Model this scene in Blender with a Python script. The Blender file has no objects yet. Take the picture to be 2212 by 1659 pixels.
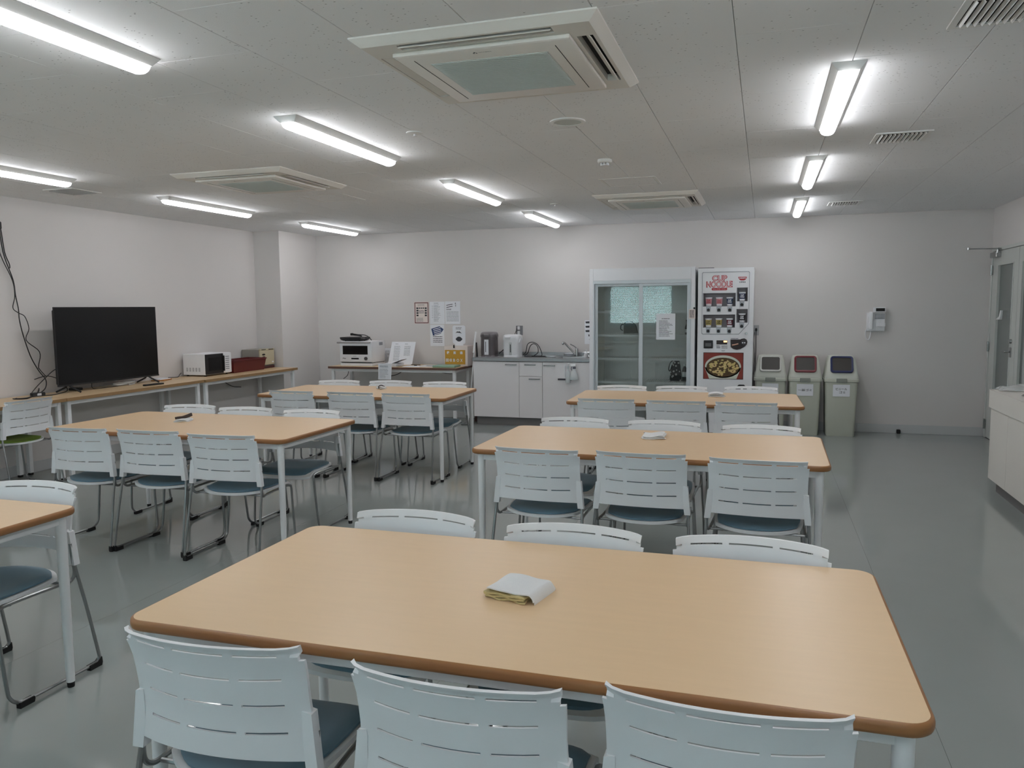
import bpy, bmesh, math, random
from mathutils import Vector, Matrix
C = bpy.context.scene.collection
S = bpy.context.scene
PI = math.pi
random.seed(7)
# ---------------------------------------------------------------- camera, world, exposure
H = 2.4875; D = 9.855; XR = 2.349; XL = -6.390; XC = -6.005; YC = 8.9615; YR = -1.9
F_PX, YAW, PITCH, ROLL, CH = 1707.39, -0.308491, -0.096987, -0.009457, 1.475979
cy, sy, cp, sp = math.cos(YAW), math.sin(YAW), math.cos(PITCH), math.sin(PITCH)
fw = Vector((sy*cp, cy*cp, sp)); r0 = Vector((cy, -sy, 0)); u0 = r0.cross(fw)
rt = math.cos(ROLL)*r0 + math.sin(ROLL)*u0; up = -math.sin(ROLL)*r0 + math.cos(ROLL)*u0
cam = bpy.data.cameras.new('camera'); camo = bpy.data.objects.new('camera', cam); C.objects.link(camo)
cam.sensor_fit = 'HORIZONTAL'; cam.sensor_width = 36; cam.lens = F_PX*36/2212; cam.clip_start = .05
M = Matrix.Identity(4)
for i in range(3): M[i][0] = rt[i]; M[i][1] = up[i]; M[i][2] = -fw[i]
M[2][3] = CH
camo.matrix_world = M; S.camera = camo
SKY, LAMP = 28.0, 24.5
w = bpy.data.worlds.new('sky'); S.world = w; w.use_nodes = True
bg = w.node_tree.nodes['Background']; bg.inputs[0].default_value = (.82, .94, 1.0, 1); bg.inputs[1].default_value = SKY
S.view_settings.view_transform = 'Standard'; S.view_settings.look = 'None'; S.view_settings.gamma = 1
S.view_settings.use_curve_mapping = False; S.view_settings.exposure = 0.0
S.cycles.max_bounces = 10; S.cycles.diffuse_bounces = 5; S.cycles.transparent_max_bounces = 16
S.cycles.caustics_reflective = False; S.cycles.caustics_refractive = False
S.cycles.sample_clamp_indirect = 6
WINS = [(-5.9, -4.25), (-3.85, -2.2), (-.6, 1.05)]; WZ0, WZ1 = 1.0, 2.0
for x0, x1 in WINS:
    l = bpy.data.lights.new('window_portal', 'AREA'); l.shape = 'RECTANGLE'; l.size = x1-x0; l.size_y = WZ1-WZ0
    l.cycles.is_portal = True
    o = bpy.data.objects.new('window_portal', l); C.objects.link(o); o.location = ((x0+x1)/2, YR-.12, (WZ0+WZ1)/2)
    o.rotation_euler = (PI/2, 0, PI)

# ---------------------------------------------------------------- materials
def lin(c): 
    c = c/255
    return c/12.92 if c <= .04045 else ((c+.055)/1.055)**2.4
MATS = {}
def mat(name, rgb, rough=.5, metal=0, spec=.5, noise=0, nscale=20, bump=0, bscale=200, emit=0, trans=0, alpha=1, stretch=None):
    if name in MATS: return MATS[name]
    m = bpy.data.materials.new(name); m.use_nodes = True; MATS[name] = m
    nt = m.node_tree; b = nt.nodes['Principled BSDF']
    col = tuple(lin(v) for v in rgb)+(1,)
    b.inputs['Base Color'].default_value = col; b.inputs['Roughness'].default_value = rough
    b.inputs['Metallic'].default_value = metal; b.inputs['Specular IOR Level'].default_value = spec
    if trans: b.inputs['Transmission Weight'].default_value = trans
    if alpha < 1: b.inputs['Alpha'].default_value = alpha
    if emit: b.inputs['Emission Color'].default_value = col; b.inputs['Emission Strength'].default_value = emit
    if noise or bump:
        tc = nt.nodes.new('ShaderNodeTexCoord'); mp = nt.nodes.new('ShaderNodeMapping'); nt.links.new(tc.outputs['Object'], mp.inputs[0])
        if stretch: mp.inputs['Scale'].default_value = stretch
    if noise:
        n = nt.nodes.new('ShaderNodeTexNoise'); n.inputs['Scale'].default_value = nscale; n.inputs['Detail'].default_value = 4
        nt.links.new(mp.outputs[0], n.inputs['Vector'])
        mx = nt.nodes.new('ShaderNodeMix'); mx.data_type = 'RGBA'
        mx.inputs[6].default_value = tuple(v*(1-noise) for v in col[:3])+(1,); mx.inputs[7].default_value = tuple(min(1, v*(1+noise)) for v in col[:3])+(1,)
        nt.links.new(n.outputs['Fac'], mx.inputs[0]); nt.links.new(mx.outputs[2], b.inputs['Base Color'])
    if bump:
        n2 = nt.nodes.new('ShaderNodeTexNoise'); n2.inputs['Scale'].default_value = bscale; n2.inputs['Detail'].default_value = 3
        nt.links.new(mp.outputs[0], n2.inputs['Vector'])
        bp_ = nt.nodes.new('ShaderNodeBump'); bp_.inputs['Strength'].default_value = bump; bp_.inputs['Distance'].default_value = .002
        nt.links.new(n2.outputs['Fac'], bp_.inputs['Height']); nt.links.new(bp_.outputs[0], b.inputs['Normal'])
    return m
WALL = mat('wall_paint', (217, 213, 211), .75, spec=.25, noise=.012, nscale=3, bump=.15, bscale=300)
TILE = mat('ceiling_board', (238, 239, 240), .9, spec=.1, bump=.25, bscale=250)
def _tile():
    nt = TILE.node_tree; b = nt.nodes['Principled BSDF']
    g = nt.nodes.new('ShaderNodeNewGeometry'); mp = nt.nodes.new('ShaderNodeMapping'); mp.inputs['Scale'].default_value = (34, 58, 34)
    mp.inputs['Rotation'].default_value = (0, 0, .6)
    nt.links.new(g.outputs['Position'], mp.inputs[0])
    v = nt.nodes.new('ShaderNodeTexVoronoi'); v.inputs['Scale'].default_value = 1; nt.links.new(mp.outputs[0], v.inputs['Vector'])
    mr = nt.nodes.new('ShaderNodeMapRange'); mr.inputs['From Min'].default_value = .10; mr.inputs['From Max'].default_value = .17
    nt.links.new(v.outputs['Distance'], mr.inputs['Value'])
    n = nt.nodes.new('ShaderNodeTexNoise'); n.inputs['Scale'].default_value = 9; nt.links.new(g.outputs['Position'], n.inputs['Vector'])
    gt = nt.nodes.new('ShaderNodeMath'); gt.operation = 'LESS_THAN'; gt.inputs[1].default_value = .5; nt.links.new(n.outputs['Fac'], gt.inputs[0])
    mxm = nt.nodes.new('ShaderNodeMath'); mxm.operation = 'MAXIMUM'; nt.links.new(mr.outputs[0], mxm.inputs[0]); nt.links.new(gt.outputs[0], mxm.inputs[1])
    mx = nt.nodes.new('ShaderNodeMix'); mx.data_type = 'RGBA'
    c = b.inputs['Base Color'].default_value[:]
    mx.inputs[6].default_value = (c[0]*.45, c[1]*.45, c[2]*.45, 1); mx.inputs[7].default_value = c
    nt.links.new(mxm.outputs[0], mx.inputs[0]); nt.links.new(mx.outputs[2], b.inputs['Base Color'])
_tile()
JOINT = mat('joint_grey', (90, 90, 88), .9)  # even grey of the slabs behind floor seams and ceiling joints
FLOOR = mat('vinyl_floor', (152, 158, 156), .085, spec=.85, noise=.03, nscale=4)
SKIRT = mat('skirting_vinyl', (196, 198, 199), .4, noise=.01)
WHITE = mat('white_plastic', (234, 235, 238), .45, noise=.01)
CHAIRW = mat('chair_plastic', (230, 232, 234), .42, spec=.4, noise=.01, bump=.06, bscale=900)
SEATB = mat('seat_vinyl', (92, 122, 138), .5, noise=.04, nscale=60, bump=.2, bscale=700)
SEATG = mat('green_seat_vinyl', (110, 138, 52), .5, noise=.04, nscale=60, bump=.2, bscale=700)
CHROME = mat('grey_steel_tube', (150, 152, 152), .28, metal=.9, noise=.02)
BLACK = mat('black_plastic', (22, 22, 24), .5, noise=.02)
RUBBER = mat('black_rubber', (16, 16, 17), .7, noise=.02)
PWHITE = mat('white_powder_steel', (232, 233, 234), .4, noise=.01)
WOOD = mat('beige_laminate', (224, 192, 153), .36, spec=.35, noise=.035, nscale=6, stretch=(1, 9, 1))
EDGE = mat('brown_edge', (150, 102, 60), .38, noise=.05, nscale=12, stretch=(1, 1, 20))
WOOD2 = mat('desk_laminate', (212, 184, 146), .35, noise=.03, nscale=6, stretch=(9, 1, 1))
EDGE2 = mat('desk_edge_brown', (150, 118, 80), .4, noise=.04)
EDGE3 = mat('dark_walnut_edge', (104, 74, 62), .4, noise=.04)
LENS = mat('lamp_diffuser', (252, 252, 255), .4, emit=LAMP)
ENAMEL = mat('white_enamel', (232, 232, 230), .5, noise=.01)
ACW = mat('ac_white', (226, 222, 215), .5, noise=.01)
GRILL = mat('ac_grille_grey', (205, 210, 206), .6, noise=.02)
DARK = mat('dark_recess', (14, 14, 15), .8, noise=.02)
STEEL = mat('stainless_steel', (176, 178, 178), .25, metal=1, noise=.03, nscale=8, stretch=(1, 20, 1))
CABW = mat('cabinet_white', (232, 229, 230), .35, noise=.006)
CABR = mat('counter_warm_white', (226, 222, 215), .4, noise=.006)
PLINTH = mat('grey_plinth', (120, 118, 118), .6, noise=.02)
PAPER = mat('paper', (236, 238, 243), .7, noise=.01)
PAPERW = mat('warm_paper', (232, 220, 214), .7, noise=.01)
INK = mat('ink_dark', (50, 52, 58), .7, noise=.02)
INKL = mat('ink_grey', (140, 143, 150), .7, noise=.02)
BIN = mat('bin_olive_grey', (198, 201, 188), .5, noise=.012)
BINL = mat('bin_lid_grey', (206, 208, 198), .45, noise=.012)
BEIGE = mat('beige_plastic', (196, 186, 158), .45, noise=.015)
MAROON = mat('maroon_plastic', (92, 26, 28), .35, noise=.03)
SCREEN = mat('tv_screen', (9, 9, 10), .22, spec=.4, noise=.01)
POTG = mat('grey_pot', (104, 98, 100), .35, metal=.3, noise=.02)
CORD = mat('black_cord', (28, 27, 28), .6, noise=.02)
CORDW = mat('white_cord', (205, 205, 202), .5, noise=.02)
DOORM = mat('door_paint', (202, 205, 201), .45, noise=.008)
FRAMEG = mat('fridge_aluminium', (206, 212, 216), .35, metal=.1, noise=.01)
FRIN = mat('fridge_liner', (240, 241, 236), .5, noise=.01)
OCHRE = mat('ochre_board', (196, 146, 44), .6, noise=.04)
RED = mat('print_red', (176, 52, 60), .6, noise=.02)
PINK = mat('print_pink', (232, 190, 194), .6, noise=.02)
NAVY = mat('print_navy', (44, 66, 112), .6, noise=.03)
def glass(name, col, tint=.35, rough=.0):
    m = bpy.data.materials.new(name); m.use_nodes = True; nt = m.node_tree; nt.nodes.clear()
    out = nt.nodes.new('ShaderNodeOutputMaterial'); tr = nt.nodes.new('ShaderNodeBsdfTransparent'); gl = nt.nodes.new('ShaderNodeBsdfGlossy')
    fr = nt.nodes.new('ShaderNodeFresnel'); fr.inputs[0].default_value = 1.5; mx = nt.nodes.new('ShaderNodeMixShader')
    ml = nt.nodes.new('ShaderNodeMath'); ml.operation = 'MULTIPLY_ADD'; ml.inputs[1].default_value = .8; ml.inputs[2].default_value = tint
    tr.inputs[0].default_value = tuple(lin(v) for v in col)+(1,); gl.inputs['Roughness'].default_value = rough
    nt.links.new(fr.outputs[0], ml.inputs[0]); nt.links.new(ml.outputs[0], mx.inputs[0]); nt.links.new(tr.outputs[0], mx.inputs[1]); nt.links.new(gl.outputs[0], mx.inputs[2]); nt.links.new(mx.outputs[0], out.inputs[0])
    return m
SLAT = bpy.data.materials.new('translucent_slat'); SLAT.use_nodes = True
def _slat():
    nt = SLAT.node_tree; b = nt.nodes['Principled BSDF']; b.inputs['Base Color'].default_value = (.75, .80, .80, 1); b.inputs['Roughness'].default_value = .5
    t = nt.nodes.new('ShaderNodeBsdfTranslucent'); t.inputs[0].default_value = (.62, .78, .80, 1); mx = nt.nodes.new('ShaderNodeMixShader'); mx.inputs[0].default_value = .3
    nt.links.new(b.outputs[0], mx.inputs[1]); nt.links.new(t.outputs[0], mx.inputs[2]); nt.links.new(mx.outputs[0], nt.nodes['Material Output'].inputs[0])
_slat()
GLASS = glass('cooler_glass', (248, 251, 249), .02)
WGLASS = glass('window_glass', (240, 248, 248), .02)
DGLASS = mat('frosted_door_glass', (120, 128, 126), .15, alpha=.75, noise=.01)
FILM = mat('clear_plastic_film', (225, 228, 228), .12, alpha=.42, noise=.02, bump=.6, bscale=25)
BOTTLEM = mat('translucent_bottle', (216, 222, 224), .25, alpha=.85, noise=.01)

# ---------------------------------------------------------------- mesh builder
class MB:
    def __init__(s): s.v = []; s.f = []
    def add(s, vs, fs):
        o = len(s.v); s.v += [tuple(p) for p in vs]; s.f += [tuple(i+o for i in f) for f in fs]; return s
    def bm(s, bm, mtx=None):
        if mtx is not None: bmesh.ops.transform(bm, matrix=mtx, verts=bm.verts)
        bm.verts.index_update(); s.add([v.co[:] for v in bm.verts], [[v.index for v in f.verts] for f in bm.faces]); bm.free(); return s
    def box(s, x0, x1, y0, y1, z0, z1, b=0, seg=1, mtx=None):
        bm = bmesh.new(); bmesh.ops.create_cube(bm, size=1)
        T = Matrix.Translation(((x0+x1)/2, (y0+y1)/2, (z0+z1)/2)) @ Matrix.Diagonal((abs(x1-x0), abs(y1-y0), abs(z1-z0), 1))
        bmesh.ops.transform(bm, matrix=T, verts=bm.verts)
        if b: bmesh.ops.bevel(bm, geom=bm.edges[:], offset=b, segments=seg, profile=.5, affect='EDGES')
        return s.bm(bm, mtx)
    def loft(s, secs, cap=True):   # list of equal-length rings
        n = len(secs[0]); vs = [p for r in secs for p in r]; fs = []
        for k in range(len(secs)-1):
            for i in range(n): j = (i+1) % n; fs.append((k*n+i, k*n+j, (k+1)*n+j, (k+1)*n+i))
        if cap: fs.append(tuple(range(n))[::-1]); fs.append(tuple((len(secs)-1)*n+i for i in range(n)))
        return s.add(vs, fs)
    def prism(s, pts, axis, a, b, mtx=None):
        def P(p, t): return {'x': (t, p[0], p[1]), 'y': (p[0], t, p[1]), 'z': (p[0], p[1], t)}[axis]
        r = [[Vector(P(p, a)) for p in pts], [Vector(P(p, b)) for p in pts]]
        if mtx is not None: r = [[mtx @ q for q in k] for k in r]
        return s.loft(r)
    def tube(s, pts, r, n=8, cyc=False, rr=None):
        pts = [Vector(p) for p in pts]; N = len(pts); rings = []; prev = None
        for i, p in enumerate(pts):
            if cyc: t = (pts[(i+1) % N]-pts[i-1]).normalized()
            else: t = (pts[min(i+1, N-1)]-pts[max(i-1, 0)]).normalized()
            if prev is None:
                a = Vector((0, 0, 1)) if abs(t.z) < .9 else Vector((1, 0, 0)); nrm = t.cross(a).normalized()
            else: nrm = (prev-t*prev.dot(t)).normalized()
            prev = nrm; bn = t.cross(nrm); R = rr[i] if rr else r
            rings.append([p+R*(math.cos(2*PI*k/n)*nrm+math.sin(2*PI*k/n)*bn) for k in range(n)])
        if cyc: rings.append(rings[0])
        return s.loft(rings, cap=not cyc)
    def lathe(s, prof, c=(0, 0, 0), n=24, axis='z', mtx=None, sx=1, sy=1):
        rings = []
        for r, z in prof:
            ring = []
            for k in range(n):
                a = 2*PI*k/n; x, y = r*sx*math.cos(a), r*sy*math.sin(a)
                p = Vector({'z': (x, y, z), 'y': (x, z, y), 'x': (z, x, y)}[axis])
                if mtx is not None: p = mtx @ p
                ring.append(p+Vector(c))
            rings.append(ring)
        return s.loft(rings)
    def cells(s, xs, ys, keep, pos):   # plate made of grid cells, pos(x,y,side)->point
        idx = {}; vs = []; fs = []
        def V(i, j, k):
            if (i, j, k) not in idx: idx[(i, j, k)] = len(vs); vs.append(pos(xs[i], ys[j], k))
            return idx[(i, j, k)]
        nx, ny = len(xs)-1, len(ys)-1
        K = {(i, j): keep((xs[i]+xs[i+1])/2, (ys[j]+ys[j+1])/2) for i in range(nx) for j in range(ny)}
        for (i, j), k in K.items():
            if not k: continue
            fs.append((V(i, j, 0), V(i+1, j, 0), V(i+1, j+1, 0), V(i, j+1, 0)))
            fs.append((V(i, j, 1), V(i, j+1, 1), V(i+1, j+1, 1), V(i+1, j, 1)))
            for (di, dj, a, b) in ((-1, 0, (i, j+1), (i, j)), (1, 0, (i+1, j), (i+1, j+1)), (0, -1, (i, j), (i+1, j)), (0, 1, (i+1, j+1), (i, j+1))):
                if not K.get((i+di, j+dj)): fs.append((V(*b, 0), V(*a, 0), V(*a, 1), V(*b, 1)))
        return s.add(vs, fs)
    def xf(s, mtx): s.v = [tuple(mtx @ Vector(p)) for p in s.v]; return s
OFF = {}
def off(o): return OFF.get(o.name, Vector((0, 0, 0))) if o else Vector((0, 0, 0))
def build(name, mb, m, parent=None, label=None, angle=35, world=True):
    me = bpy.data.meshes.new(name); o0 = off(parent) if world else Vector((0, 0, 0))
    me.from_pydata([tuple(Vector(p)-o0) for p in mb.v], [], mb.f); me.validate(); me.update()
    bm = bmesh.new(); bm.from_mesh(me); bmesh.ops.recalc_face_normals(bm, faces=bm.faces); bm.to_mesh(me); bm.free()
    for p in me.polygons: p.use_smooth = True
    me.set_sharp_from_angle(angle=math.radians(angle))
    me.materials.append(m); o = bpy.data.objects.new(name, me); C.objects.link(o)
    if parent: o.parent = parent; OFF[o.name] = o0
    if label: o['label'] = label
    return o
def tag(o, label, cat, group=None, kind=None):
    o['label'] = label; o['category'] = cat
    if group: o['group'] = group
    if kind: o['kind'] = kind
    return o
def thing(name, label, cat, loc=(0, 0, 0), rz=0, group=None):
    o = bpy.data.objects.new(name, None); C.objects.link(o); o.location = loc; o.rotation_euler = (0, 0, rz); o.empty_display_size = .05
    OFF[o.name] = Vector(loc); return tag(o, label, cat, group)
def struct(name, mb, m, parent=None):
    o = build(name, mb, m, parent)
    if not parent: o['kind'] = 'structure'
    return o
def dup(root, loc, rz, label, group=None):
    r = root.copy(); C.objects.link(r); r.location = loc; r.rotation_euler = (0, 0, rz); r['label'] = label
    if group: r['group'] = group
    for ch in list(root.children):
        c = ch.copy(); C.objects.link(c); c.parent = r
        for g in list(ch.children):
            d = g.copy(); C.objects.link(d); d.parent = c
    return r
def rrect(hx, hy, r, n=6, cx=0, cy=0):
    p = []
    for qx, qy, a0 in ((1, 1, 0), (-1, 1, 90), (-1, -1, 180), (1, -1, 270)):
        for k in range(n+1):
            a = math.radians(a0+90*k/n); p.append((cx+qx*(hx-r)+r*math.cos(a), cy+qy*(hy-r)+r*math.sin(a)))
    return p
def smooth(pts, n=6, cyc=False):   # catmull-rom
    P = [Vector(p) for p in pts]; N = len(P); out = []
    for i in range(N if cyc else N-1):
        a, b, c, d = (P[(i-1) % N], P[i], P[(i+1) % N], P[(i+2) % N]) if cyc else (P[max(i-1, 0)], P[i], P[i+1], P[min(i+2, N-1)])
        for k in range(n):
            t = k/n; out.append(.5*((2*b)+(c-a)*t+(2*a-5*b+4*c-d)*t*t+(3*b-a-3*c+d)*t**3))
    if not cyc: out.append(P[-1])
    return out
_tc = {}
def text(mb, s, w=None, h=None, c=(0, 0), y=0, th=.0006, bold=0.0, face='-y', mtx=None):
    """letters as thin solid shapes, centred at c=(x,z) on the plane y, width w"""
    k = (s, bold)
    if k not in _tc:
        cu = bpy.data.curves.new('t', 'FONT'); cu.body = s; cu.size = 1; cu.extrude = 0; cu.offset = bold; cu.resolution_u = 3
        cu.align_x = 'CENTER'; o = bpy.data.objects.new('t', cu); C.objects.link(o); bpy.context.view_layer.update()
        dg = bpy.context.evaluated_depsgraph_get(); me = bpy.data.meshes.new_from_object(o.evaluated_get(dg))
        _tc[k] = ([v.co.copy() for v in me.vertices], [tuple(p.vertices) for p in me.polygons])
        bpy.data.objects.remove(o); bpy.data.meshes.remove(me); bpy.data.curves.remove(cu)
    vs, fs = _tc[k]
    if not vs: return
    x0, x1 = min(v.x for v in vs), max(v.x for v in vs); y0, y1 = min(v.y for v in vs), max(v.y for v in vs)
    sx = w/(x1-x0) if w else h/(y1-y0); sz = h/(y1-y0) if h else sx
    out = []
    for v in vs:
        X = (v.x-(x0+x1)/2)*sx; Z = (v.y-(y0+y1)/2)*sz
        p = Vector((c[0]+X, y, c[1]+Z)) if mtx is None else mtx @ Vector((c[0]+X, y, c[1]+Z))
        out.append(p)
    mb.add(out, fs)
def bars(mb, x0, x1, z0, z1, n, y, seed=1, t=.35, full=False, mtx=None):
    rd = random.Random(seed); dz = (z1-z0)/n
    for i in range(n):
        z = z1-(i+.5)*dz; a = x0; e = x1 if full else x0+(x1-x0)*rd.uniform(.5, 1)
        while a < e-.004:
            b = min(e, a+rd.uniform(.012, .05)); q = [(a, y, z-dz*t/2), (b, y, z-dz*t/2), (b, y, z+dz*t/2), (a, y, z+dz*t/2)]
            if mtx is not None: q = [mtx @ Vector(p) for p in q]
            mb.add(q, [(0, 1, 2, 3)]); a = b+.003

# ---------------------------------------------------------------- room shell
fl = struct('floor', MB().box(XL-.2, XR+.2, YR-.2, D+.2, -.12, -.003), JOINT)
seams = [XL, -4.82, -3.01, -1.2, .6, XR]
for a, b in zip(seams[:-1], seams[1:]):
    ys = [YR, 4.0, D] if a < -2 else [YR, D]
    for c, d in zip(ys[:-1], ys[1:]):
        build('floor_sheet', MB().box(a+.0006, b-.0006, c+.0006, d-.0006, -.003, 0), FLOOR, fl)
ce = struct('ceiling', MB().box(XL-.2, XR+.2, YR-.2, D+.2, H+.012, H+.14), JOINT)
tile_mesh = {}
k = -14
while -.124+.455*k < XR:
    x0, x1 = max(XL, -.124+.455*k), min(XR, -.124+.455*(k+1))
    base = (3.205 if k % 2 == 0 else 3.65)-.885*7
    y = base
    while y < D:
        y0, y1 = max(YR, y), min(D, y+.885)
        if y1-y0 > .03 and x1-x0 > .03:
            key = (round(x1-x0, 3), round(y1-y0, 3))
            if key not in tile_mesh:
                hx, hy = key[0]/2-.0011, key[1]/2-.0008; q = .0015
                mb = MB().loft([[(-hx+q, -hy+q, 0), (hx-q, -hy+q, 0), (hx-q, hy-q, 0), (-hx+q, hy-q, 0)], [(-hx, -hy, q), (hx, -hy, q), (hx, hy, q), (-hx, hy, q)], [(-hx, -hy, .012), (hx, -hy, .012), (hx, hy, .012), (-hx, hy, .012)]])
                t0 = build('ceiling_tile', mb, TILE, ce); tile_mesh[key] = t0
            else:
                t0 = tile_mesh[key].copy(); C.objects.link(t0)
            t0.location = ((x0+x1)/2, (y0+y1)/2, H)
        y += .885
    k += 1
struct('wall_back', MB().box(XC-.5, XR+.2, D, D+.15, 0, H+.1), WALL)
struct('wall_left', MB().box(XL-.15, XL, YR-.15, D+.15, 0, H+.1), WALL)
struct('wall_column', MB().box(XL, XC, YC, D, 0, H+.05), WALL)
wr = MB()
DY0, DY1, DZ = 7.93, 9.79, 2.02
wr.box(XR, XR+.15, YR-.15, DY0, 0, H+.1).box(XR, XR+.15, DY1, D+.15, 0, H+.1).box(XR, XR+.15, DY0, DY1, DZ, H+.1)
struct('wall_right', wr, WALL)
xs = [XL-.2]+[v for a in WINS for v in a]+[XR+.2]
m_ = MB().cells(xs, [0, WZ0, WZ1, H+.1], lambda x, z: not (WZ0 < z < WZ1 and any(a < x < b for a, b in WINS)), lambda x, z, s: (x, YR if s else YR-.15, z))
struct('wall_rear', m_, WALL)
for i, (a, b) in enumerate(WINS):
    f = MB().cells([a, a+.04, (a+b)/2-.025, (a+b)/2+.025, b-.04, b], [WZ0, WZ0+.04, WZ1-.04, WZ1], lambda x, z: not (WZ0+.04 < z < WZ1-.04 and (a+.04 < x < (a+b)/2-.025 or (a+b)/2+.025 < x < b-.04)), lambda x, z, s: (x, YR-.05 if s else YR-.09, z))
    wn = struct('window_%d' % (i+1), f, FRAMEG)
    for c, d in ((a+.04, (a+b)/2-.025), ((a+b)/2+.025, b-.04)): build('pane', MB().box(c, d, YR-.072, YR-.068, WZ0+.04, WZ1-.04), WGLASS, wn)
    bl = thing('venetian_blind', 'white slatted blind lowered over the '+['far left', 'middle', 'right'][i]+' rear window behind the camera', 'blind', (a, YR+.05, WZ1))
    build('head_rail', MB().box(a+.01, b-.01, YR+.02, YR+.06, WZ1-.02, WZ1+.03), PWHITE, bl)
    sl = MB()
    for q in range(40):
        z = WZ1-.04-q*.0255; R = Matrix.Translation((0, YR+.04, z)) @ Matrix.Rotation(math.radians(58), 4, 'X')
        sl.box(a+.012, b-.012, -.0125, .0125, -.0006, .0006, mtx=R)
    s_ = build('slats', sl, SLAT, bl); s_['kind'] = 'stuff'
    build('bottom_rail', MB().box(a+.01, b-.01, YR+.03, YR+.05, WZ1-1.075, WZ1-1.06), PWHITE, bl)
BH = .1
struct('baseboard_back', MB().box(-.1+1.15, XR, D-.008, D, 0, BH, b=.002).box(XC, 1.05, D-.008, D, 0, BH, b=.002), SKIRT)
struct('baseboard_left', MB().box(XL, XL+.008, YR, YC, 0, BH, b=.002), SKIRT)
struct('baseboard_column', MB().box(XL+.008, XC+.008, YC-.008, YC, 0, BH).box(XC, XC+.008, YC, D-.008, 0, BH), SKIRT)
struct('baseboard_right', MB().box(XR-.008, XR, 7.1, DY0-.04, 0, BH).box(XR-.008, XR, YR, 5.1, 0, BH), SKIRT)
# corridor beyond the glazed door
struct('wall_corridor', MB().box(XR+1.6, XR+1.7, 7.2, 10.4, 0, H).box(XR+.16, XR+1.6, 10.3, 10.4, 0, H).box(XR+.16, XR+1.6, 7.2, 7.3, 0, H).box(XR+.16, XR+1.7, 7.2, 10.4, H, H+.1).box(XR+.15, XR+1.7, 7.2, 10.4, -.1, 0), WALL)
# door frame and two leaves
df = MB()
df.box(XR-.012, XR+.11, DY0-.04, DY0, 0, DZ+.035, b=.002).box(XR-.012, XR+.11, DY1, DY1+.04, 0, DZ+.035, b=.002).box(XR-.012, XR+.11, DY0, DY1, DZ, DZ+.035, b=.002)
struct('trim_1', df, DOORM)
def door(n, y0, y1, g0, g1, gz0, gz1):
    x0, x1 = XR-.002, XR+.036
    mb = MB().cells([y0, g0, g1, y1], [.008, gz0, gz1, DZ-.004], lambda a, b: not (g0 < a < g1 and gz0 < b < gz1), lambda a, b, s: (x0 if s else x1, a, b))
    d = struct('door_%d' % n, mb, DOORM)
    fr = MB().cells([g0-.012, g0, g1, g1+.012], [gz0-.012, gz0, gz1, gz1+.012], lambda a, b: not (g0 < a < g1 and gz0 < b < gz1), lambda a, b, s: (x0-.006 if s else x0, a, b))
    build('glazing_bead', fr, DOORM, d)
    build('pane', MB().box(x0+.016, x0+.022, g0, g1, gz0, gz1), DGLASS, d)
    return d
d1 = door(1, 8.873, DY1-.004, 9.04, 9.57, .3, 1.865)
d2 = door(2, DY0+.004, 8.867, 8.1, 8.74, .3, 1.865)
hm = MB().box(XR-.012, XR-.002, 8.97, 9.02, .93, 1.03, b=.003)
hm.tube(smooth([(XR-.008, 8.995, .985), (XR-.045, 8.995, .985), (XR-.055, 9.01, .985), (XR-.055, 9.12, .985)], 5), .009, 10)
build('door_handle', hm, STEEL, d1)
build('lock', MB().lathe([(.001, -.02), (.02, -.02), (.022, -.012), (.024, 0), (.001, 0)], (XR-.002, 8.995, 1.09), 20, 'x'), STEEL, d1)
for z in (1.82, 1.0, .15):
    build('hinge', MB().lathe([(.009, -.055), (.009, .055)], (XR-.018, DY1+.002, z), 12).box(XR-.016, XR-.010, DY1-.02, DY1+.03, z-.05, z+.05), STEEL, d1)
cl = MB().box(XR-.05, XR-.003, 9.50, 9.74, 1.95, 2.005, b=.004)
co_ = build('closer_box', cl, STEEL, d1)
build('closer_arm', MB().box(-.16, .16, -.012, .012, -.006, .006, b=.003, mtx=Matrix.Translation((2.175, 9.43, 2.035)) @ Matrix.Rotation(.16, 4, 'Z')).lathe([(.001, -.01), (.016, -.01), (.016, .012), (.001, .012)], (2.02, 9.405, 2.035), 14).lathe([(.001, -.04), (.014, -.04), (.014, .012), (.001, .012)], (2.315, 9.505, 2.035), 14), STEEL, d1)
hk = tag(build('wall_hook', MB().loft([[(XR-.035, 9.33, 1.3), (XR-.008, 9.33, 1.3), (XR-.008, 9.38, 1.3), (XR-.05, 9.40, 1.3)], [(XR-.028, 9.325, 1.33), (XR-.008, 9.325, 1.33), (XR-.008, 9.37, 1.33), (XR-.03, 9.37, 1.33)], [(XR-.024, 9.315, 1.395), (XR-.008, 9.315, 1.395), (XR-.008, 9.35, 1.395), (XR-.024, 9.35, 1.395)]]), PWHITE), 'small white plastic holder stuck on the glass of the door', 'hook')

# ---------------------------------------------------------------- ceiling lamps
def make_lamp(label):
    t = thing('ceiling_light', label, 'ceiling light', (0, 0, 0), 0, 'long LED lights on the ceiling')
    a, L = .068, .63
    hb = MB().loft([[(-a, -L, 0), (a, -L, 0), (a, L, 0), (-a, L, 0)], [(-a, -L, -.004), (a, -L, -.004), (a, L, -.004), (-a, L, -.004)], [(-.043, -L+.02, -.032), (.043, -L+.02, -.032), (.043, L-.02, -.032), (-.043, L-.02, -.032)]])
    build('housing', hb, ENAMEL, t)
    pr = [(-.038, 0), (-.038, -.012), (-.030, -.024), (-.015, -.031), (0, -.033), (.015, -.031), (.030, -.024), (.038, -.012), (.038, 0)]
    secs = []
    for yy, s in ((-L+.022, .55), (-L+.028, .85), (-L+.045, 1), (L-.045, 1), (L-.028, .85), (L-.022, .55)):
        secs.append([(x*(.8+.2*s), yy, -.0325+z*s) for x, z in pr])
    build('diffuser', MB().loft(secs), LENS, t)
    return t
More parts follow.
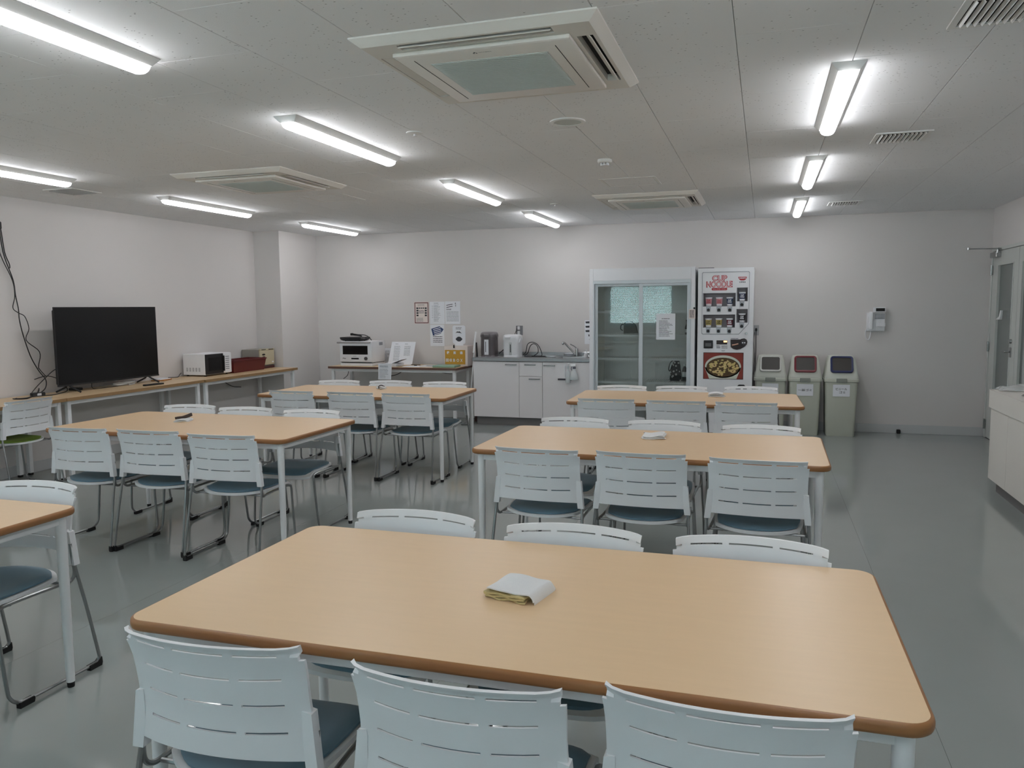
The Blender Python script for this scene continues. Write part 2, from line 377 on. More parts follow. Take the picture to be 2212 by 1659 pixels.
LG = {'A': (-2.415, 'middle'), 'B': (-5.125, 'left'), 'C': (.32, 'right')}
ordn = ['nearest', 'second', 'third', 'farthest']
lamps = []
for row, (x, nm) in LG.items():
    ys = {'A': [2.095, 4.33, 6.565, 8.81], 'B': [4.27, 6.52, 8.78], 'C': [4.32, 6.53, 8.76]}[row]
    for i, y in enumerate(ys):
        lb = {'A': ['lit tube light closest to the camera, cut by the upper left frame edge', 'lit tube light at the left of the nearest air conditioner', 'lit tube light third along the middle ceiling row', 'short-looking lit tube light at the back end of the middle row'],
              'B': ['lit tube light cut by the left frame edge above the tv wall', 'lit tube light above the tv and microwave, second in its row', 'lit tube light by the corner column at the back'],
              'C': ['lit tube light nearest in the right-hand ceiling row', 'lit tube light in the middle of the right-hand ceiling row', 'lit tube light at the back of the right-hand row, above the bins']}[row][i]
        lamps.append((x, y, lb))
    y = ys[0]-2.24
    while y > YR+.7:
        lamps.append((x, y, 'lit tube light of the %s row %s, out of view' % (nm, 'just behind the camera' if y > -.6 and y < .6 else ('over the camera' if y > .6 else 'at the rear windows')))); y -= 2.24
L0 = None
for x, y, lb in lamps:
    if L0 is None: L0 = make_lamp(lb); L0.location = (x, y, H)
    else: dup(L0, (x, y, H), 0, lb)

# ---------------------------------------------------------------- air conditioners
def make_ac(label):
    t = thing('air_conditioner', label, 'air conditioner', (0, 0, 0), 0, 'ceiling cassette air conditioners')
    def ring(h, z): return [(-h, -h, z), (h, -h, z), (h, h, z), (-h, h, z)]
    so = .30; s0, s1 = .365, .425
    g = [-.44, -s1, -s0, -so, so, s0, s1, .44]
    def keep(x, y): return not ((abs(x) < so and s0 < abs(y) < s1) or (abs(y) < so and s0 < abs(x) < s1))
    build('outer_panel', MB().cells(g, g, keep, lambda x, y, k: (x, y, -.032 if k else -.004)).loft([ring(.475, 0), ring(.475, -.006), ring(.44, -.032)], cap=False), ACW, t)
    build('duct_recess', MB().box(-.44, .44, -.44, .44, -.004, -.002), DARK, t)
    for a in range(4):
        R = Matrix.Rotation(a*PI/2, 4, 'Z')
        tl = [.75, .75, .35, .12][a]
        build('louvre', MB().box(-so+.004, so-.004, -.020, .020, -.002, .002, b=.001, mtx=R @ Matrix.Translation((0, -.404, -.026)) @ Matrix.Rotation(tl, 4, 'X')), ACW, t)
    build('inner_panel', MB().loft([ring(.345, -.032), ring(.35, -.036), ring(.35, -.048), ring(.342, -.053)]), ACW, t)
    gr = MB().box(-.24, .24, -.24, .24, -.0545, -.053)
    for i in range(47): gr.box(-.235, .235, -.235+i*.01, -.2315+i*.01, -.0565, -.0545)
    build('intake_grille', gr, GRILL, t)
    build('grille_gap', MB().cells([-.285, -.282, .282, .285], [-.3, -.297, .297, .3], lambda x, y: not (abs(x) < .28 and abs(y) < .296) and abs(y) < .297, lambda x, y, k: (x, y, -.0538 if k else -.053)), DARK, t)
    mk = MB()
    mt = Matrix(((1, 0, 0, -.03), (0, 0, -1, -.315), (0, 1, 0, -.0545), (0, 0, 0, 1)))
    text(mk, 'MITSUBISHI', w=.05, c=(.045, 0), y=0, mtx=mt)
    for dx, dz in ((0, .006), (-.0055, -.003), (.0055, -.003)):
        mk.add([mt @ Vector((.005+dx+a, 0, dz+b)) for a, b in ((0, .0055), (.0045, 0), (0, -.0055), (-.0045, 0))], [(0, 1, 2, 3)])
    build('maker_mark', mk, INK, t)
    return t
a0 = make_ac('large square cassette air conditioner nearest the camera at the top of the view'); a0.location = (-1.037, 3.225, H)
dup(a0, (-3.77, 5.44, H), 0, 'square cassette air conditioner on the left half of the ceiling')
dup(a0, (-1.05, 7.72, H), 0, 'farthest square cassette air conditioner, in front of the drinks cooler')
# vents
def make_vent(label):
    t = thing('ceiling_vent', label, 'air vent', (0, 0, 0), 0, 'slatted square vents in the ceiling')
    build('vent_frame', MB().cells([-.155, -.13, .13, .155], [-.155, -.13, .13, .155], lambda x, y: abs(x) > .13 or abs(y) > .13, lambda x, y, k: (x, y, -.008 if k else -.001)), ENAMEL, t)
    build('vent_back', MB().box(-.13, .13, -.13, .13, -.0015, -.0005), DARK, t)
    s0 = None
    for i in range(11):
        if s0 is None: s0 = build('slat', MB().box(-.0075, .0075, -.13, .13, -.0008, .0008, mtx=Matrix.Rotation(.9, 4, 'Y')), ENAMEL, t); q = s0
        else: q = s0.copy(); C.objects.link(q)
        q.location = (-.118+i*.0236, 0, -.009)
    return t
v0 = make_vent('slatted vent cut by the upper right frame corner'); v0.location = (.775, 3.225, H)
dup(v0, (.77, 5.42, H), 0, 'slatted vent beside the nearest right-hand tube light')
dup(v0, (.75, 8.72, H), 0, 'slatted vent farthest away, above the bins')
dup(v0, (-5.59, 5.365, H), 0, 'slatted vent on the left of the ceiling, above the tv wall')
sp_ = thing('speaker_grille', 'round white speaker grille in the ceiling behind the nearest air conditioner', 'speaker', (-1.05, 4.345, H))
build('rim', MB().lathe([(.098, 0), (.098, -.006), (.085, -.01), (.076, -.008), (.076, 0)], (-1.05, 4.345, H), 40), ENAMEL, sp_)
build('grille', MB().lathe([(.001, -.004), (.076, -.004), (.076, -.001), (.001, -.001)], (-1.05, 4.345, H), 40), GRILL, sp_)
def sprinkler(x, y, lb):
    t = thing('sprinkler', lb, 'sprinkler', (x, y, H), 0, 'ceiling sprinklers')
    build('escutcheon', MB().lathe([(.05, 0), (.048, -.006), (.02, -.010), (.001, -.010)], (x, y, H), 28), ENAMEL, t)
    build('sprinkler_head', MB().lathe([(.008, -.01), (.007, -.020), (.013, -.021), (.013, -.023), (.001, -.023)], (x, y, H), 16), mat('bright_chrome', (225, 225, 225), .3, metal=.6), t)
sprinkler(-1.95, 4.31, 'nearer sprinkler, round disc left of the ceiling speaker'); sprinkler(-1.99, 7.70, 'farther sprinkler, by the back end of the middle light row')
sm = thing('smoke_detector', 'round white smoke detector between the speaker grille and the ceiling hatch', 'smoke detector', (-1.075, 5.54, H))
build('detector_base', MB().lathe([(.05, 0), (.05, -.018), (.042, -.024), (.001, -.024)], (-1.075, 5.54, H), 28), ENAMEL, sm)
sc_ = MB().lathe([(.030, -.037), (.028, -.042), (.001, -.042)], (-1.075, 5.54, H), 20)
for a in range(6): sc_.box(-.003, .003, .02, .03, -.038, -.024, mtx=Matrix.Translation((-1.075, 5.54, H)) @ Matrix.Rotation(a*PI/3, 4, 'Z'))
build('sensor_cage', sc_, WHITE, sm)
def hatch(x, y, lb):
    t = thing('access_hatch', lb, 'hatch', (x, y, H), 0, 'ceiling access hatches')
    build('hatch_frame', MB().cells([-.225, -.205, .205, .225], [-.21, -.20, .20, .21], lambda a, b: abs(a) > .205 or abs(b) > .2, lambda a, b, k: (x+a, y+b, H-(.004 if k else .0005))), ENAMEL, t)
    build('hatch_panel', MB().box(x-.2, x+.2, y-.196, y+.196, H-.003, H-.0005, b=.001), TILE, t)
hatch(-1.06, 6.57, 'square access hatch in front of the farthest air conditioner'); hatch(-3.795, 6.54, 'square access hatch behind the left-hand air conditioner')

# ---------------------------------------------------------------- dining tables
HT = .72; TW, TL = 1.815, .889
def make_table(label):
    t = thing('dining_table', label, 'table', (0, 0, 0), 0, 'white-legged dining tables with beige tops')
    hx, hy = TW/2, TL/2; n = 8
    def ring(i, z): return [(x, y, z) for x, y in rrect(hx-i, hy-i, .055-i, n)]
    build('tabletop', MB().loft([ring(.008, .698), ring(.008, HT-.001), ring(.0085, HT)]), WOOD, t)
    prof = [(.0085, HT-.0005), (.0045, HT-.0012), (.0015, HT-.004), (0, HT-.009), (0, HT-.018), (.002, HT-.024), (.006, HT-.0275), (.02, HT-.028)]
    build('edge_band', MB().loft([ring(i, z) for i, z in prof], cap=False), EDGE, t)
    ins, ah = .052, .036
    for a, b in ((-1, 'x'), (1, 'x'), (-1, 'y'), (1, 'y')):
        if b == 'x': mb = MB().box(-hx+ins, hx-ins, a*(hy-ins)-.012, a*(hy-ins)+.012, .692-ah, .692, b=.002)
        else: mb = MB().box(a*(hx-ins)-.012, a*(hx-ins)+.012, -hy+ins+.012, hy-ins-.012, .692-ah, .692, b=.002)
        build('apron', mb, PWHITE, t)
    for sx in (-1, 1):
        for s_ in (-1, 1):
            c = (sx*(hx-ins), s_*(hy-ins), 0)
            lg = build('leg', MB().lathe([(.0155, .022), (.0205, .66), (.0205, .692)], c, 20), PWHITE, t)
            build('foot_cap', MB().lathe([(.0125, 0), (.0135, .004), (.0145, .022), (.0145, .023)], c, 16), RUBBER, lg)
    return t
TB = [(-.593, 1.948, .005, 'large beige table nearest the camera, filling the foreground'), (-.585, 4.362, -.012, 'beige table directly behind the foreground table'), (-.615, 6.600, .03, 'beige table farthest back on the right, in front of the bins'),
      (-3.551, 4.359, -.003, 'beige table on the left, in front of the tv'), (-3.447, 6.487, .028, 'beige table in front of the oven desk and kitchen unit'), (-3.439, 1.936, -.008, 'beige table cut by the left frame edge in the foreground')]
t0 = make_table(TB[0][3]); t0.location = (TB[0][0], TB[0][1], 0); t0.rotation_euler = (0, 0, TB[0][2])
for x, y, r, lb in TB[1:]: dup(t0, (x, y, 0), r, lb)

# ---------------------------------------------------------------- chairs
ZT = .765
def s_end(z):
    P = [(.45, .080), (.57, .088), (.69, .068), (.745, .048), (.77, .036)]
    for (a, b), (c, d) in zip(P[:-1], P[1:]):
        if z <= c: return b+(d-b)*max(0, z-a)/(c-a)
    return P[-1][1]
def make_chair(label, seatmat, cat='chair'):
    t = thing('stacking_chair', label, cat, (0, 0, 0), 0, 'white slotted chairs around the tables')
    rows = [.7415, .677, .613, .547]
    xs = sorted(set([-.232, -.226, -.221, -.205, -.18, -.15, -.118, -.085, -.065, -.033, 0, .033, .065, .085, .118, .15, .18, .205, .221, .226, .232]))
    zs = sorted(set([.490, .515, .58, .645, .71, .727, .752, .760, ZT]+[v for r in rows for v in (r-.0028, r+.0028)]))
    def keep(x, z):
        if abs(x) > .221 and .727 < z: return False
        for r in rows:
            if abs(z-r) < .0027 and (abs(x) < .065 or .085 < abs(x) < .18): return False
        return True
    def pos(x, z, k):
        hw = 1-.035*math.sin(PI*min(1, max(0, (z-.49)/.28)))
        s = s_end(z)-.052*(1-min(1, abs(x)/.232)**2)
        if abs(x) > .2205: s += .004+(.014 if z > .74 else 0)
        elif abs(x) > .2 and z > .74: s += .005
        th = .005+(.006 if z > .759 else 0)+(.004 if abs(x) > .22 else 0)
        zz = z-(.006*(abs(x)/.22)**2 if z > .70 else .0)*max(0, (z-.70)/.065)
        if z < .491: zz = z-.008*(abs(x)/.23)**2
        return (x*hw, s-(th if k else 0), zz)
    bk = build('backrest', MB().cells(xs, zs, keep, pos), CHAIRW, t, angle=40)
    for sx in (-1, 1):
        pts = [(.206, .598), (.229, .592), (.243, .455), (.214, .455), (.206, .52)]
        pr = [(sx*x, z) for x, z in pts]
        r1 = [Vector((x, s_end(z)-.014, z)) for x, z in pr]; r2 = [Vector((x, s_end(z)+.014, z)) for x, z in pr]
        build('bracket', MB().loft([r1, r2]), CHAIRW, bk)
        build('screw', MB().lathe([(.001, -.0012), (.0035, -.001), (.004, 0)], (sx*.228, s_end(.49)-.0135, .49), 8, 'y'), CHROME, bk)
    # seat
    def seat(inset, ztop, th, name, m, nx=16, ny=16):
        hw = .214-inset
        us = [-1+2*i/nx for i in range(nx+1)]; ts = [i/ny for i in range(ny+1)]
        def p(u, tt, k):
            sr = .050+inset+.085*abs(u)**2.4; sf = .485-inset-.03*abs(u)**5
            s = sr+(sf-sr)*tt; x = u*hw*(1-.10*(1-tt)**3-.02*tt**6)
            z = ztop-.010*math.sin(PI*tt)*(1-u*u)+.004*abs(u)**3
            if tt > .8: z -= .030*((tt-.8)/.2)**2
            if not k and inset > .01: z -= .010*max(abs(u)**10, (1-tt)**14)
            return (x, s, z-(th if k else 0))
        return build(name, MB().cells(us, ts, lambda a, b: True, p), m, t, angle=50)
    seat(0, .411, .014, 'seat_shell', CHAIRW); seat(.014, .429, .017, 'seat_cushion', seatmat)
    for sx in (-1, 1):
        X = sx
        path = [(X*.228, .094, .545), (X*.230, .089, .47), (X*.232, .086, .435), (X*.230, .090, .406), (X*.226, .112, .390), (X*.220, .15, .391), (X*.216, .26, .393), (X*.214, .38, .392), (X*.216, .415, .386), (X*.220, .428, .37), (X*.228, .425, .24), (X*.240, .420, .09), (X*.243, .412, .05), (X*.245, .385, .024), (X*.2475, .34, .017), (X*.248, .2, .016), (X*.248, .05, .016), (X*.248, .020, .018), (X*.248, .006, .034), (X*.2475, .010, .07), (X*.241, .045, .26), (X*.234, .078, .42), (X*.230, .086, .47)]
        pp = smooth(path, 3); rr = [.0075]*len(pp)
        fr = build('sled_frame', MB().tube(pp, .0072, 8), CHROME, t)
        for a, b in ((.002, .062), (.325, .385)):
            lo = .014 if a > .1 else .034
            cap = [(a, 0), (b, 0), (b, .021), (a+.018, .022), (a-.002, .022 if a > .1 else .036), (a-.004, .012)]
            build('foot_cap', MB().prism(cap, 'x', X*.248-.0105, X*.248+.0105), RUBBER, fr)
    build('cross_bar', MB().tube([(-.218, .13, .388), (.218, .13, .388)], .0065, 8).tube([(-.214, .36, .388), (.214, .36, .388)], .0065, 8), CHROME, t)
    return t
K_ = 1.007
tn = ['foreground table', 'table behind the foreground one', 'far table by the bins', 'table facing the tv', 'table by the oven desk', 'table cut by the left frame edge']
pos3 = ['leftmost', 'middle', 'rightmost']
CH_ = [(0, 'n', [(-1.152, 1.358, .04), (-.570, 1.340, 0), (-.055, 1.392, .0)]), (0, 'f', [(-1.135, 2.492, -.01), (-.571, 2.465, 0), (-.025, 2.472, -.02)]),
       (1, 'n', [(-1.098, 3.785, -.04), (-.568, 3.80, -.02), (-.016, 3.765, -.03)]), (1, 'f', [(-1.137, 4.93, -.01), (-.575, 4.93, -.01), (-.002, 4.875, -.02)]),
       (2, 'n', [(-1.160, 6.0, .03), (-.624, 6.0, .02), (-.113, 6.01, .02)]), (2, 'f', [(-1.206, 7.07, .04), (-.684, 7.12, .02), (-.099, 7.19, .02)]),
       (3, 'n', [(-4.05, 3.76, .02), (-3.536, 3.785, .02), (-2.985, 3.755, .05)]), (3, 'f', [(-4.10, 4.93, .03), (-3.585, 4.90, .03), (-3.03, 4.89, .03)]),
       (4, 'n', [(-3.975, 5.98, .0), (-3.395, 5.99, .0), (-2.872, 5.995, .0)]), (4, 'f', [(-4.025, 7.0, .06), (-3.49, 7.06, .05), (-2.915, 7.06, .04)]),
       (5, 'f', [(-2.872, 2.512, .0)])]
c0 = None
for ti, side, lst in CH_:
    for i, (x, y, r) in enumerate(lst):
        sd = 'near' if side == 'n' else 'far'
        lb = 'white chair, %s side of the %s, %s of three' % (sd, tn[ti], pos3[i])
        if ti == 5: lb = 'white chair at the far side of the table cut by the left frame edge'
        rz = r if side == 'n' else PI+r
        if c0 is None: c0 = make_chair(lb, SEATB); c0.location = (x, y, 0); c0.rotation_euler = (0, 0, rz)
        else: dup(c0, (x, y, 0), rz, lb)
gc = dup(c0, (-5.70, 4.95, 0), PI/2, 'white chair with green seat by the left wall, facing the side desk')
for ch in gc.children:
    if ch.name.startswith('seat_cushion'):
        ch.data = ch.data.copy(); ch.data.materials[0] = SEATG; ch['label'] = 'green seat cushion'

# ---------------------------------------------------------------- desks along the walls
def desk(name, x0, x1, y0, y1, label, wood, edge, cat='desk', group=None):
    t = thing(name, label, cat, ((x0+x1)/2, (y0+y1)/2, 0), 0, group)
    build('desktop', MB().box(x0+.004, x1-.004, y0+.004, y1-.004, .692, .72, b=.001), wood, t)
    build('edge_band', MB().cells([x0, x0+.004, x1-.004, x1], [y0, y0+.004, y1-.004, y1], lambda a, b: a < x0+.004 or a > x1-.004 or b < y0+.004 or b > y1-.004, lambda a, b, k: (a, b, .691 if k else .7195)), edge, t)
    i = .05
    for yy in (y0+i, y1-i): build('rail', MB().box(x0+i, x1-i, yy-.012, yy+.012, .655, .69, b=.002), PWHITE, t)
    for xx in (x0+i, x1-i): build('rail', MB().box(xx-.012, xx+.012, y0+i+.012, y1-i-.012, .655, .69, b=.002), PWHITE, t)
    for xx in (x0+i, x1-i):
        for yy in (y0+i, y1-i):
            lg = build('leg', MB().box(xx-.019, xx+.019, yy-.019, yy+.019, .02, .69, b=.003), PWHITE, t)
            build('foot_cap', MB().box(xx-.016, xx+.016, yy-.016, yy+.016, 0, .02, b=.002), RUBBER, lg)
    return t
G = 'side desks along the left wall'
desk('side_desk', -6.37, -5.79, 3.56, 5.355, 'side desk at the left frame edge, behind the green-seated chair', WOOD2, EDGE2, group=G)
desk('side_desk', -6.37, -5.79, 5.36, 7.14, 'side desk carrying the television', WOOD2, EDGE2, group=G)
desk('side_desk', -6.37, -5.77, 7.145, 8.93, 'side desk carrying the microwave and maroon bin', WOOD2, EDGE2, group=G)
desk('side_desk', -5.485, -3.66, 9.2, 9.79, 'dark-edged desk on the back wall carrying the white oven', WOOD2, EDGE3)

# ---------------------------------------------------------------- television
tv = thing('television', 'large flat black television on the left-hand side desk', 'television', (-6.14, 6.24, .72))
ty0, ty1 = 5.60, 6.865; tx = -6.14
build('housing', MB().box(tx-.055, tx-.012, ty0+.02, ty1-.02, .80, 1.49, b=.01).box(tx-.014, tx, ty0, ty1, .785, 1.515, b=.002), BLACK, tv)
build('screen', MB().box(tx-.001, tx+.0008, ty0+.006, ty1-.006, .80, 1.508), SCREEN, tv)
build('bezel_bottom', MB().box(tx-.001, tx+.003, ty0, ty1, .785, .80), BLACK, tv)
for yy in (5.72, 6.72):
    lg = MB()
    for dx in (-.11, .12):
        lg.tube([(tx-.02, yy, .80), (tx-.02+dx*.35, yy+.01, .77), (tx-.02+dx, yy+.03*(1 if dx > 0 else -1), .728)], .009, 8)
    build('leg', lg, BLACK, tv)
tag(build('remote_control', MB().box(-.115, .115, -.022, .022, 0, .016, b=.005, seg=2, mtx=Matrix.Translation((-5.905, 6.52, .7205)) @ Matrix.Rotation(PI/2-.12, 4, 'Z')), BLACK), 'black remote control lying on the desk below the television', 'remote')
ps = thing('power_strip', 'black power adapter with white sticker at the left end of the television desk', 'power adapter', (-6.21, 5.30, .72))
build('adapter_body', MB().box(-.055, .055, -.03, .03, 0, .032, b=.006, mtx=Matrix.Translation((-6.21, 5.44, .7205)) @ Matrix.Rotation(1.3, 4, 'Z')), BLACK, ps)
build('sticker', MB().box(-.018, .018, -.0306, -.030, .006, .026, mtx=Matrix.Translation((-6.21, 5.44, .7205)) @ Matrix.Rotation(1.3, 4, 'Z')), PAPER, ps)
tag(build('network_box', MB().box(-6.33, -6.24, 5.88, 5.97, .7205, .745, b=.006), BLACK), 'small black box with aerials behind the left foot of the television', 'device')
def cable(name, pts, r, m, lb, n=5, cat='cable', sm_=True):
    return tag(build(name, MB().tube(smooth(pts, n) if sm_ else pts, r, 6), m), lb, cat)
cable('hanging_cable', [(-6.375, 5.300, 2.26), (-6.372, 5.323, 2.215), (-6.36, 5.337, 1.997), (-6.36, 5.374, 1.898), (-6.37, 5.385, 1.86)], .0045, CORD, 'short thick black cable hanging on the wall at the left frame edge')
cable('hanging_cable', [(-6.375, 5.30, 2.3), (-6.37, 5.29, 2.05), (-6.36, 5.31, 1.935), (-6.36, 5.394, 1.752), (-6.35, 5.397, 1.614), (-6.36, 5.380, 1.511), (-6.36, 5.431, 1.466), (-6.35, 5.484, 1.432), (-6.34, 5.509, 1.323), (-6.35, 5.482, 1.219), (-6.34, 5.603, 1.107), (-6.34, 5.583, .981), (-6.32, 5.571, .952), (-6.33, 5.64, .882)], .004, CORD, 'black cable hanging down the left wall, looping right beside the television')
cable('hanging_cable', [(-6.375, 5.31, 2.3), (-6.37, 5.33, 2.0), (-6.36, 5.40, 1.76), (-6.355, 5.41, 1.62), (-6.35, 5.425, 1.50), (-6.35, 5.427, 1.408), (-6.34, 5.444, 1.275), (-6.33, 5.495, 1.08), (-6.33, 5.570, .939), (-6.31, 5.622, .849), (-6.29, 5.594, .774), (-6.22, 5.46, .737)], .0048, CORD, 'thicker black cable running down the left wall to the adapter on the desk')
cable('tv_cable', [(-6.17, 5.64, .96), (-6.20, 5.60, .93), (-6.25, 5.55, .86), (-6.27, 5.49, .80), (-6.24, 5.40, .745), (-6.18, 5.34, .726), (-6.14, 5.25, .7245), (-6.2, 5.18, .7245)], .0042, CORD, 'black cable sagging from the left edge of the television to the desk')
cable('tv_cable', [(-6.33, 5.52, .86), (-6.28, 5.60, .885), (-6.22, 5.66, .86), (-6.18, 5.70, .80), (-6.19, 5.74, .74), (-6.16, 5.62, .725), (-6.12, 5.5, .725), (-6.17, 5.38, .725), (-6.13, 5.28, .725)], .0042, CORD, 'black cable looping over to the left foot of the television')
cable('desk_cable', [(-6.2, 5.43, .75), (-6.1, 5.36, .80), (-6.05, 5.30, .765), (-6.08, 5.22, .725), (-6.16, 5.16, .725), (-6.2, 5.22, .725)], .004, CORD, 'short black cable curling up from the adapter at the left desk end')
cable('desk_cable', [(-6.18, 6.02, .80), (-6.2, 6.05, .726), (-6.17, 6.2, .725), (-6.2, 6.4, .725), (-6.25, 6.6, .725)], .003, CORD, 'thin black cable lying on the desk under the television')
cp_ = []
for i in range(46):
    a = i*.62; cp_.append((-6.20+.05*math.cos(a)+.006*math.sin(i*1.7), 6.44+.14*math.sin(a)+.01*math.cos(i*2.3), .7245+.0007*i+.002*math.sin(i)))
cable('coiled_cable', cp_, .003, CORDW, 'coil of white cable on the desk behind the television feet', 3)
bkl = thing('notebook', 'thin stack of booklets on the desk at the right of the television', 'booklet', (-6.25, 7.0, .72))
build('cover', MB().box(-.07, .07, -.10, .10, 0, .012, b=.002, mtx=Matrix.Translation((-6.22, 6.99, .7205)) @ Matrix.Rotation(.3, 4, 'Z')), mat('orange_brown_cover', (176, 120, 60), .6, noise=.05), bkl)
build('pages', MB().box(-.065, .065, -.09, .09, .0125, .02, mtx=Matrix.Translation((-6.23, 6.98, .7205)) @ Matrix.Rotation(.1, 4, 'Z')), PAPER, bkl)

hs_ = thing('cable_outlet', 'white wall outlet with black plugs high on the left wall, at the frame edge', 'socket', (XL, 5.28, 2.22))
build('plate', MB().box(XL, XL+.01, 5.20, 5.322, 2.27, 2.345, b=.002), PWHITE, hs_)
build('plug', MB().box(XL, XL+.03, 5.295, 5.333, 2.195, 2.262, b=.008), BLACK, hs_)
# microwave on the side desk
mw = thing('microwave', 'white microwave oven with black door on the left-hand side desk', 'microwave', (-6.2, 7.70, .72))
X0, X1, Y0, Y1, Z0, Z1 = -6.345, -6.045, 7.48, 7.935, .735, .975
build('body', MB().box(X0, X1, Y0, Y1, Z0, Z1, b=.004), WHITE, mw)
build('door', MB().box(X1, X1+.018, Y0+.004, Y0+.305, Z0+.006, Z1-.004, b=.003), BLACK, mw)
build('door_window', MB().box(X1+.018, X1+.0195, Y0+.045, Y0+.25, Z0+.045, Z1-.045, b=.0005), SCREEN, mw)
build('door_handle', MB().box(X1+.018, X1+.04, Y0+.292, Y0+.306, Z0+.03, Z1-.03, b=.004), BLACK, mw)
build('control_panel', MB().box(X1, X1+.016, Y0+.31, Y1-.002, Z0+.006, Z1-.004, b=.003), WHITE, mw)
bt = MB()
for i in range(7): bt.box(X1+.016, X1+.018, Y0+.345, Y0+.41, Z1-.05-i*.024, Z1-.04-i*.024, b=.0005)
build('buttons', bt, INKL, mw)
vt = MB()
for i in range(5):
    for j in range(6): vt.box(X0+.045+i*.042, X0+.068+i*.042, Y0-.0008, Y0, Z0+.042+j*.0075, Z0+.046+j*.0075)
build('side_vents', vt, INKL, mw)
for xx in (X0+.03, X1-.03):
    for yy in (Y0+.04, Y1-.04): build('foot', MB().lathe([(.012, .7205), (.012, .736)], (xx, yy, 0), 12), RUBBER, mw)
cable('power_cable', [(-6.35, 7.45, .76), (-6.33, 7.40, .745), (-6.30, 7.33, .725), (-6.36, 7.25, .725)], .004, CORD, 'black power cord beside the microwave')
# maroon tub
mb = MB(); y0, y1, x0, x1 = 7.955, 8.60, -6.28, -6.015
def rg(x0, x1, y0, y1, z): return [(x0, y0, z), (x1, y0, z), (x1, y1, z), (x0, y1, z)]
mb.loft([rg(x0+.02, x1-.02, y0+.02, y1-.02, .7215), rg(x0, x1, y0, y1, .855), rg(x0-.006, x1+.008, y0-.006, y1+.006, .857), rg(x0-.006, x1+.008, y0-.006, y1+.006, .872), rg(x0+.006, x1-.006, y0+.006, y1-.006, .872), rg(x0+.025, x1-.025, y0+.025, y1-.025, .728)])
tb = tag(build('storage_tub', mb, MAROON), 'open maroon plastic tub between the microwave and the beige cabinet', 'tub')
# beige warmer cabinet
bw = thing('warmer_cabinet', 'beige tabletop warmer cabinet with two dark oval vents, by the corner column', 'warmer cabinet', (-6.22, 8.73, .72))
X0, X1, Y0, Y1 = -6.375, -6.10, 8.60, 8.905
build('body', MB().box(X0, X1-.02, Y0, Y1, .735, .965, b=.004), mat('grey_beige_side', (150, 146, 138), .5, noise=.01), bw)
build('front_door', MB().box(X1-.02, X1, Y0-.003, Y1+.002, .765, .955, b=.006, seg=2), BEIGE, bw)
build('top_strip', MB().box(X1-.022, X1+.002, Y0-.003, Y1+.002, .955, .972, b=.003), BEIGE, bw)
for z in (.90, .865): build('vent', MB().lathe([(.001, -.001), (.036, 0), (.001, .001)], (X1+.0008, Y0+.075, z), 20, 'x', sx=1, sy=.32), DARK, bw)
build('top_slot', MB().box(X1+.002, X1+.003, Y0+.03, Y0+.12, .959, .967).box(X1+.002, X1+.003, Y0+.18, Y0+.28, .959, .967), DARK, bw)
build('badge', MB().box(X1, X1+.001, Y1-.055, Y1-.02, .79, .808), PAPER, bw)
build('base', MB().box(X0, X1, Y0, Y1, .7205, .752, b=.003), mat('dark_maroon_base', (70, 34, 34), .5, noise=.02), bw)
cable('desk_lead', [(-6.38, 8.0, .66), (-6.33, 8.15, .60), (-6.35, 8.35, .52), (-6.37, 8.55, .49)], .005, CORD, 'black lead sagging under the microwave desk')

# ---------------------------------------------------------------- desk on the back wall: oven etc
ov = thing('oven', 'white countertop oven with dark window and bar handle on the back desk', 'oven', (-5.12, 9.5, .72))
X0, X1, Y0, Y1, Z0, Z1 = -5.365, -4.895, 9.31, 9.70, .765, 1.045
build('body', MB().box(X0, X1, Y0+.03, Y1, Z0, Z1, b=.006, seg=2), WHITE, ov)
build('door', MB().box(X0, X1, Y0, Y0+.03, .775, 1.035, b=.006, seg=2), WHITE, ov)
build('door_window', MB().box(-5.32, -4.952, Y0-.002, Y0, .873, .988, b=.0008), SCREEN, ov)
hb = MB().box(X0-.025, X1-.005, Y0-.035, Y0-.015, 1.02, 1.04, b=.006, seg=2).box(X0-.01, X0+.012, Y0-.02, Y0+.01, 1.02, 1.04).box(X1-.035, X1-.013, Y0-.02, Y0+.01, 1.02, 1.04)
build('bar_handle', hb, mat('handle_grey', (150, 146, 146), .4, noise=.02), ov)
build('display', MB().box(-5.195, -5.085, Y0-.001, Y0, .808, .828), BLACK, ov)
build('dial', MB().lathe([(.022, -.014), (.023, 0), (.0235, 0)], (-4.978, Y0, .82), 24, 'y'), mat('dial_dark', (70, 66, 66), .4, noise=.02), ov)
dm = MB(); text(dm, '～', w=.05, c=(-5.30, .82), y=Y0-.001, bold=.02); dm.box(-5.17, -5.12, Y0-.0008, Y0-.0003, .849, .8515)
build('printed_marks', dm, INK, ov)
build('base', MB().box(X0, X1, Y0+.01, Y1, .7205, .757, b=.004), WHITE, ov)
build('gap', MB().box(X0+.01, X1-.01, Y0+.02, Y1-.01, .757, .765), DARK, ov)
build('side_label', MB().box(X1, X1+.0008, Y0+.22, Y0+.32, .985, 1.025), INKL, ov)
gd = thing('hot_plate', 'black appliance with bundled cord lying on top of the white oven', 'hot plate', (-5.21, 9.46, 1.045))
build('body', MB().loft([[(x-5.215, y+9.46, z) for x, y in rrect(a, b, .04, 5)] for a, b, z in ((.14, .10, 1.052), (.165, .12, 1.065), (.175, .13, 1.09), (.17, .125, 1.098))]), BLACK, gd)
build('side_grip', MB().box(-5.10, -5.03, 9.34, 9.40, 1.07, 1.10, b=.006), mat('grip_grey', (70, 68, 70), .5, noise=.02), gd)
for xx in (-5.32, -5.11):
    for yy in (9.39, 9.53): build('foot', MB().lathe([(.01, 1.0455), (.01, 1.056)], (xx, yy, 0), 10), RUBBER, gd)
cpt = []
